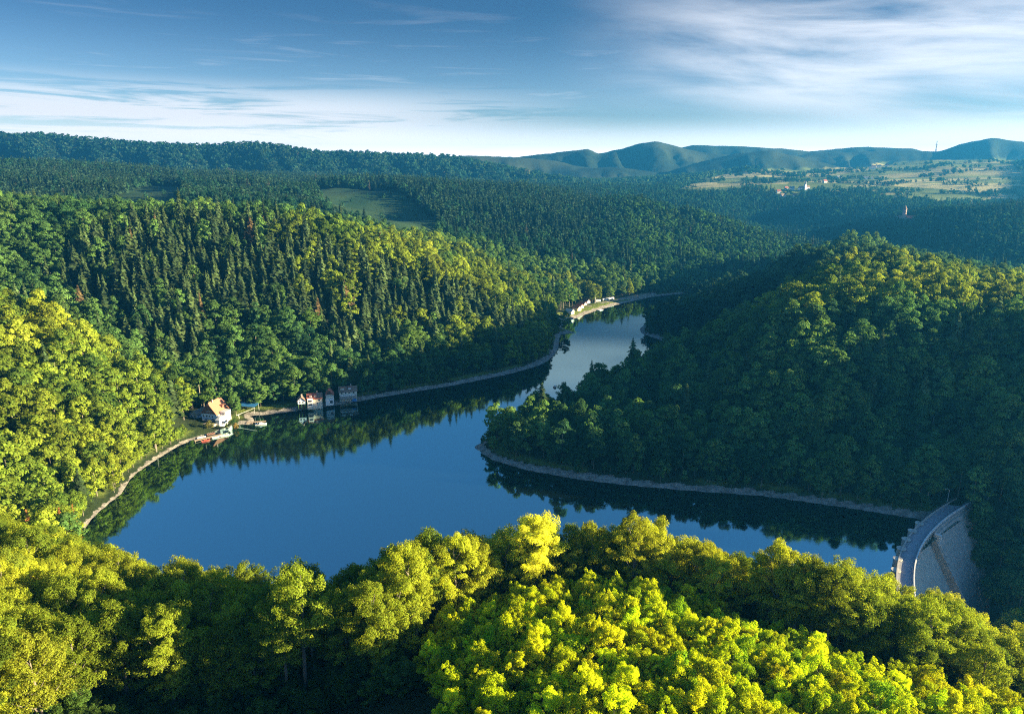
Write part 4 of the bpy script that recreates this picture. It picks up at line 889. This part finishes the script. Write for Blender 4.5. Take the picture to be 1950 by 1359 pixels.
def scatter_object(name, coll, idx, pos, rz, sc, tint, label):
    me = bpy.data.meshes.new(name); me.vertices.add(len(pos)); me.vertices.foreach_set('co', np.asarray(pos, np.float32).ravel())
    for an, ty, dat in (('pick', 'INT', idx), ('turn', 'FLOAT', rz)):
        at_ = me.attributes.new(an, ty, 'POINT'); at_.data.foreach_set('value', np.asarray(dat, np.int32 if ty == 'INT' else np.float32))
    at_ = me.attributes.new('size', 'FLOAT_VECTOR', 'POINT'); at_.data.foreach_set('vector', np.asarray(sc, np.float32).ravel())
    at_ = me.attributes.new('tint', 'FLOAT_COLOR', 'POINT'); c4 = np.ones((len(pos), 4), np.float32); c4[:, :3] = tint; at_.data.foreach_set('color', c4.ravel())
    o = link(name, me); g = bpy.data.node_groups.new(name, 'GeometryNodeTree')
    g.interface.new_socket('Geometry', in_out='INPUT', socket_type='NodeSocketGeometry'); g.interface.new_socket('Geometry', in_out='OUTPUT', socket_type='NodeSocketGeometry')
    gi = g.nodes.new('NodeGroupInput'); go = g.nodes.new('NodeGroupOutput'); ip = g.nodes.new('GeometryNodeInstanceOnPoints'); ci = g.nodes.new('GeometryNodeCollectionInfo')
    ci.inputs['Collection'].default_value = coll; ci.inputs['Separate Children'].default_value = True; ci.inputs['Reset Children'].default_value = True
    def na(n_, ty):
        k = g.nodes.new('GeometryNodeInputNamedAttribute'); k.data_type = ty; k.inputs[0].default_value = n_; return k.outputs[0]
    cx = g.nodes.new('ShaderNodeCombineXYZ'); g.links.new(na('turn', 'FLOAT'), cx.inputs[2])
    g.links.new(gi.outputs[0], ip.inputs['Points']); g.links.new(ci.outputs[0], ip.inputs['Instance']); ip.inputs['Pick Instance'].default_value = True
    g.links.new(na('pick', 'INT'), ip.inputs['Instance Index']); g.links.new(cx.outputs[0], ip.inputs['Rotation']); g.links.new(na('size', 'FLOAT_VECTOR'), ip.inputs['Scale'])
    g.links.new(ip.outputs[0], go.inputs[0])
    md = o.modifiers.new('scatter', 'NODES'); md.node_group = g
    return tag(o, label=label, kind='stuff')

# ---- individuals: the broadleaf trees and spruces that show largest
size_px = 24 * SC / DIST
near_b = np.where(vis & ~SPRUCE & (Y > 45) & (SPC != 3.4) & (PX > -60) & (PX < 2010) & (PY < 1500))[0]; near_b = near_b[np.argsort(-size_px[near_b])][:300]
near_s = np.where(vis & SPRUCE)[0]; near_s = near_s[np.argsort(-size_px[near_s])][:300]
ind = np.zeros(len(X), bool); ind[near_b] = True; ind[near_s] = True
def add_tree(name, kind_list, k, p, rz, sc, tint, label, cat, group, parts=True):
    cr_, tr_ = kind_list[k][0], kind_list[k][1]
    r = empty(name, p, rz, label, cat, group); r.scale = sc
    c_ = link('crown', cr_, r); c_['tint'] = [float(v) for v in tint]
    link('trunk', tr_, r)
    return r
def hue(i):
    r_, g_, b_ = TINT[i]; v = r_ + g_
    return 'golden' if r_ > g_ * 1.02 else 'pale yellow-green' if v > .27 else 'dark green' if v < .17 else 'mid-green'
def near_label(i):
    x, y = X[i], Y[i]
    if y >= 228 and x < -150: w_ = 'on the steep bank between the near trees and the inn'
    elif y >= 228: w_ = 'on the wooded promontory above the dam'
    elif x < -62 and y < 118: w_ = 'with low branches, beside the dark clearing'
    elif x < -70: w_ = 'on the near slope above the curved pale bank'
    elif x < -15: w_ = 'in the tree belt behind the dark clearing'
    elif x > 72: w_ = 'in the end of the tree belt below the dam'
    elif x > 38: w_ = 'in the tree belt between the thicket and the dam'
    else: w_ = 'with a bare trunk between the thicket and the lake'
    return hue(i) + ' beech ' + w_, hue(i) + ' beeches ' + w_
def spruce_label(i):
    if Y[i] < 330: w_ = 'rising out of the beeches near the shore'
    elif PY[i] < 455: w_ = 'near the crest of the hill across the lake'
    elif PX[i] < 330: w_ = 'low on the slope above the side valley'
    elif PX[i] > 620: w_ = 'on the slope above the narrowing lake'
    else: w_ = 'in the middle of the hillside above the shore houses'
    c_ = 'reddish-brown dying' if TINT[i][0] > .1 else 'olive' if TINT[i][1] > .075 else 'dark'
    return c_ + ' pointed spruce ' + w_, c_ + ' spruces ' + w_
for i in near_b:
    sxy = SC[i] * rng.uniform(.9, 1.1)
    if DIST[i] < 290:
        lab, grp = near_label(i)
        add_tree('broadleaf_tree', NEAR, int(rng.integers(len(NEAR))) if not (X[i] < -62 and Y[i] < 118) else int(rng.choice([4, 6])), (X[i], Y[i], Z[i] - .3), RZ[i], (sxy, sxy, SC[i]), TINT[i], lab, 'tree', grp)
    else:
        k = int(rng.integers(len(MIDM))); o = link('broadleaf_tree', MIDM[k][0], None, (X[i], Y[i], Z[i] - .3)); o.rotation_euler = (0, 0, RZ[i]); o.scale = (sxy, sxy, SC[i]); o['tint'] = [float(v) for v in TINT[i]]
        lab, grp = near_label(i); tag(o, lab, 'tree', grp)
for i in near_s:
    k = int(rng.integers(len(SPRM))); o = link('spruce_tree', SPRM[k][0], None, (X[i], Y[i], Z[i] - .3)); o.rotation_euler = (0, 0, RZ[i]); q = SC[i] * rng.uniform(.8, 1.45); o.scale = (q, q, SC[i]); o['tint'] = [float(v) for v in TINT[i]]
    lab, grp = spruce_label(i); tag(o, lab, 'tree', grp)
# ---- the rest
for nm, coll, msk, np_, lab in (
    ('broadleaf_forest', MIDC, (~SPRUCE) & ~ind & (Y < 1000), len(MIDC.objects), 'dense broadleaf forest covering the slopes round the lake'),
    ('spruce_forest', SPRC, SPRUCE & ~ind & (Y < 1000), len(SPRC.objects), 'dark spruce forest on the hill across the lake'),
    ('far_woods', FARC, (Y >= 1000) & (Y < 2500), 0, 'distant mixed woods beyond the lake'),
    ('farthest_woods', VFARC, (Y >= 2500), 3, 'farthest woods on the ridge under the sky')):
    ii = np.where(msk)[0]
    pick = rng.integers(0, max(np_, 1), len(ii))
    if nm == 'broadleaf_forest': pick = np.where((DIST[ii] < 290) & (SPC[ii] != 3.4), rng.integers(0, NNEAR, len(ii)), rng.integers(NNEAR, NNEAR + 8, len(ii)))
    if nm == 'far_woods': pick = np.where(SPRUCE[ii], rng.integers(4, 7, len(ii)), rng.integers(0, 4, len(ii)))
    gs = np.where(Y[ii] < 1500, 1.0, np.where(Y[ii] < 2500, 1.12, 1.25)) * (.92 if nm == 'far_woods' else 1.0)
    sx = SC[ii] * gs * (rng.uniform(.8, 1.45, len(ii)) if nm == 'spruce_forest' else rng.uniform(.85, 1.2, len(ii)))
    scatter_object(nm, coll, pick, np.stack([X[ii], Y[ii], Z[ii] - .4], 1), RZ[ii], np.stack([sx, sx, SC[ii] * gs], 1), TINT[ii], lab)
    print(nm, len(ii))
# ---- thicket of young beech on the brow of the near hill
bx, by = scatter(48, 130, 2.5, .42, 1.2); kb = inpoly(bx, by, THICK); bx, by = bx[kb], by[kb]; bz = gz(bx, by)
bpx, bpy_ = proj(bx, by, bz + 5); inframe = (bpx > -60) & (bpx < 2010) & (bpy_ < 1430)
bd_ = np.where(inframe, np.hypot(by, CAM_H - bz), 1e6)
order = np.argsort(bd_); bi = order[:300]; br = order[300:]; br = br[(bd_[br] < 1e5) | (bx[br] > 60)]
def bush_tint(k): return np.clip(np.array([.252, .285, .007]) * rng.uniform(.7, 1.15, (k, 1)) * (1 + rng.normal(0, .05, (k, 3))), .004, 1)
bt = bush_tint(len(bx)); bs = rng.uniform(.62, 1.12, len(bx)); green = rng.uniform(size=len(bx)) < .13; bt[green] *= [.55, .72, 1.2]
BUSHC = new_coll('thicket_kinds')
for k, q in enumerate(BUSH): BUSHC.objects.link(bpy.data.objects.new('bush_%d' % k, q[0]))
for i in bi:
    if not inframe[i]: continue
    s = bs[i]
    where = 'under the bare trunks along the upper edge of the thicket' if by[i] > 106 else 'on the flank of the thicket towards the dam' if bx[i] > 52 else 'at the edge of the thicket beside the dark clearing' if bx[i] < 4 else 'in the middle of the dense thicket on the brow'
    how = 'dark green' if green[i] else 'taller yellow' if s > .97 else 'bright yellow-green'
    add_tree('young_beech', BUSH, int(rng.integers(len(BUSH))), (bx[i], by[i], bz[i] - .15), rng.uniform(0, 6.28), (s * rng.uniform(.95, 1.25), s * rng.uniform(.95, 1.25), s), bt[i], how + ' young beech ' + where, 'young tree', how + ' young beeches ' + where)
scatter_object('thicket', BUSHC, rng.integers(0, 5, len(br)), np.stack([bx[br], by[br], bz[br] - .15], 1), rng.uniform(0, 6.28, len(br)), np.stack([bs[br] * 1.1, bs[br] * 1.1, bs[br]], 1), bt[br], 'dense bright thicket of young beech on the near brow')
print('BUSH', len(bx), inframe.sum())

ux, uy = scatter(58, 125, 2.7, .45, 1.2); q = (ux > -100) & (ux < -8) & ((uy > 93) | (ux < -66)) & ~inpoly(ux, uy, THICK); ux, uy = ux[q], uy[q]
us = rng.uniform(.45, 1.05, len(ux)); ut = np.array([.040, .070, .014]) * rng.uniform(.6, 1.4, (len(ux), 1))
scatter_object('undergrowth', BUSHC, rng.integers(0, 5, len(ux)), np.stack([ux, uy, gz(ux, uy) - .2], 1), rng.uniform(0, 6.28, len(ux)), np.stack([us * 1.2, us * 1.2, us], 1), ut, 'dark leafy undergrowth below the tree belt')
# ---- single trees that stand out
def pine_mesh(h, crown_from, wd, tiers, nb, sparse):
    C, Nn, Sz = [], [], []
    for i in range(tiers):
        f = i / (tiers - 1); z = h * (crown_from + (1 - crown_from) * f); r = wd / 2 * (math.sin(min(1, .25 + .85 * f) * math.pi) * .9 + .12) if sparse else wd / 2 * (1 - f) ** .8 + .15
        for k in range(nb):
            a = rng.uniform(0, 6.28); rk = r * rng.uniform(.45, 1.1)
            for q in range(7):
                g = (q + 1) / 7; C.append((math.cos(a) * rk * g + rng.normal(0, .15), math.sin(a) * rk * g + rng.normal(0, .15), z - rk * .25 * g + rng.normal(0, .15)))
                Nn.append(rng.normal(0, .5, 3) + [0, 0, .9]); Sz.append(rng.uniform(.35, .7))
    C, Nn, Sz = np.array(C), np.array(Nn), np.array(Sz); Nn /= np.linalg.norm(Nn, axis=1, keepdims=True)
    return quads_mesh('crown', spruce_quads(C, Nn, Sz, .45), NEEDLE), C
def single(name, label, cat, px, py_top, Yd, h, me_crown, CCp, r0, bark, tint, group=None, wide=1.0):
    p = at(px, py_top, Yd); zg = float(gz(p[0], p[1])); hh = max(6.0, p[2] - zg) if h is None else h
    r = empty(name, (p[0], p[1], zg - .3), rng.uniform(0, 6), label, cat, group); k = hh / 22.0; r.scale = (k * wide, k * wide, k)
    c_ = link('crown', me_crown, r); c_['tint'] = list(tint); link('trunk', trunk_mesh('trunk', 22, 12, CCp[rng.choice(len(CCp), 9)], r0, bark, 9, 6, .3), r); return r
PALEB = mat('pale_bark', (.36, .30, .24), .9, .25, 3, .1)
me_, cp_ = pine_mesh(22, .62, 5.2, 9, 6, True)
single('pine_tree', 'tall pale pine with a bare straight trunk standing out against the dark water', 'tree', 1041, 978, 146, None, me_, cp_, .22, PALEB, (.16, .13, .055))
me_, cp_ = pine_mesh(22, .45, 4.4, 16, 6, False)
single('spruce_tree', 'dry brownish conifer top in the tree belt, nearer the pale pine of two', 'tree', 1190, 988, 150, None, me_, cp_, .2, PALEB, (.14, .10, .055), 'dry conifers in the belt')
single('spruce_tree', 'dry brownish conifer top in the tree belt, nearer the dam of two', 'tree', 1218, 984, 152, None, me_, cp_, .2, PALEB, (.13, .10, .06), 'dry conifers in the belt')
me_, cp_ = pine_mesh(22, .2, 6.5, 22, 8, False)
for px_, pt_, Yd, lb in [(42, 935, 235, 'dying orange-brown spruce on the steep left bank, farthest from the water'), (108, 948, 238, 'dying orange-brown spruce on the steep bank, in the middle of the three'), (131, 928, 243, 'dying orange-brown spruce on the steep bank, closest to the water')]:
    single('dying_spruce', lb.replace('steep left bank', 'steep bank'), 'tree', px_, pt_, Yd, 20, me_, cp_, .2, BARKP, (.30, .13, .045), 'dying spruces on the bank', .8)
def shrub(px, py, Yz, h, tint, label, wide):
    p = onz(px, py, Yz); k = 3; zg = max(float(gz(p[0], p[1])), .4); r = empty('shrub', (p[0], p[1], zg - .2), 1.0, label, 'shrub'); q = h / BUSH[k][2]; r.scale = (q * wide, q * wide, q)
    c_ = link('crown', BUSH[k][0], r); c_['tint'] = list(tint); link('trunk', BUSH[k][1], r)
shrub(399, 812, 2.5, 5.5, (.13, .13, .03), 'olive-gold bushy tree in front of the white inn', 1.5)
shrub(446, 803, 3, 5, (.035, .075, .02), 'round dark green bush beside the inn terrace', 1.5)
shrub(449, 812, 2, 4, (.22, .16, .04), 'golden dry shrub on the point below the inn', 1.3)
shrub(432, 812, 2, 3.5, (.07, .10, .02), 'low green shrub under the inn terrace wall', 1.6)
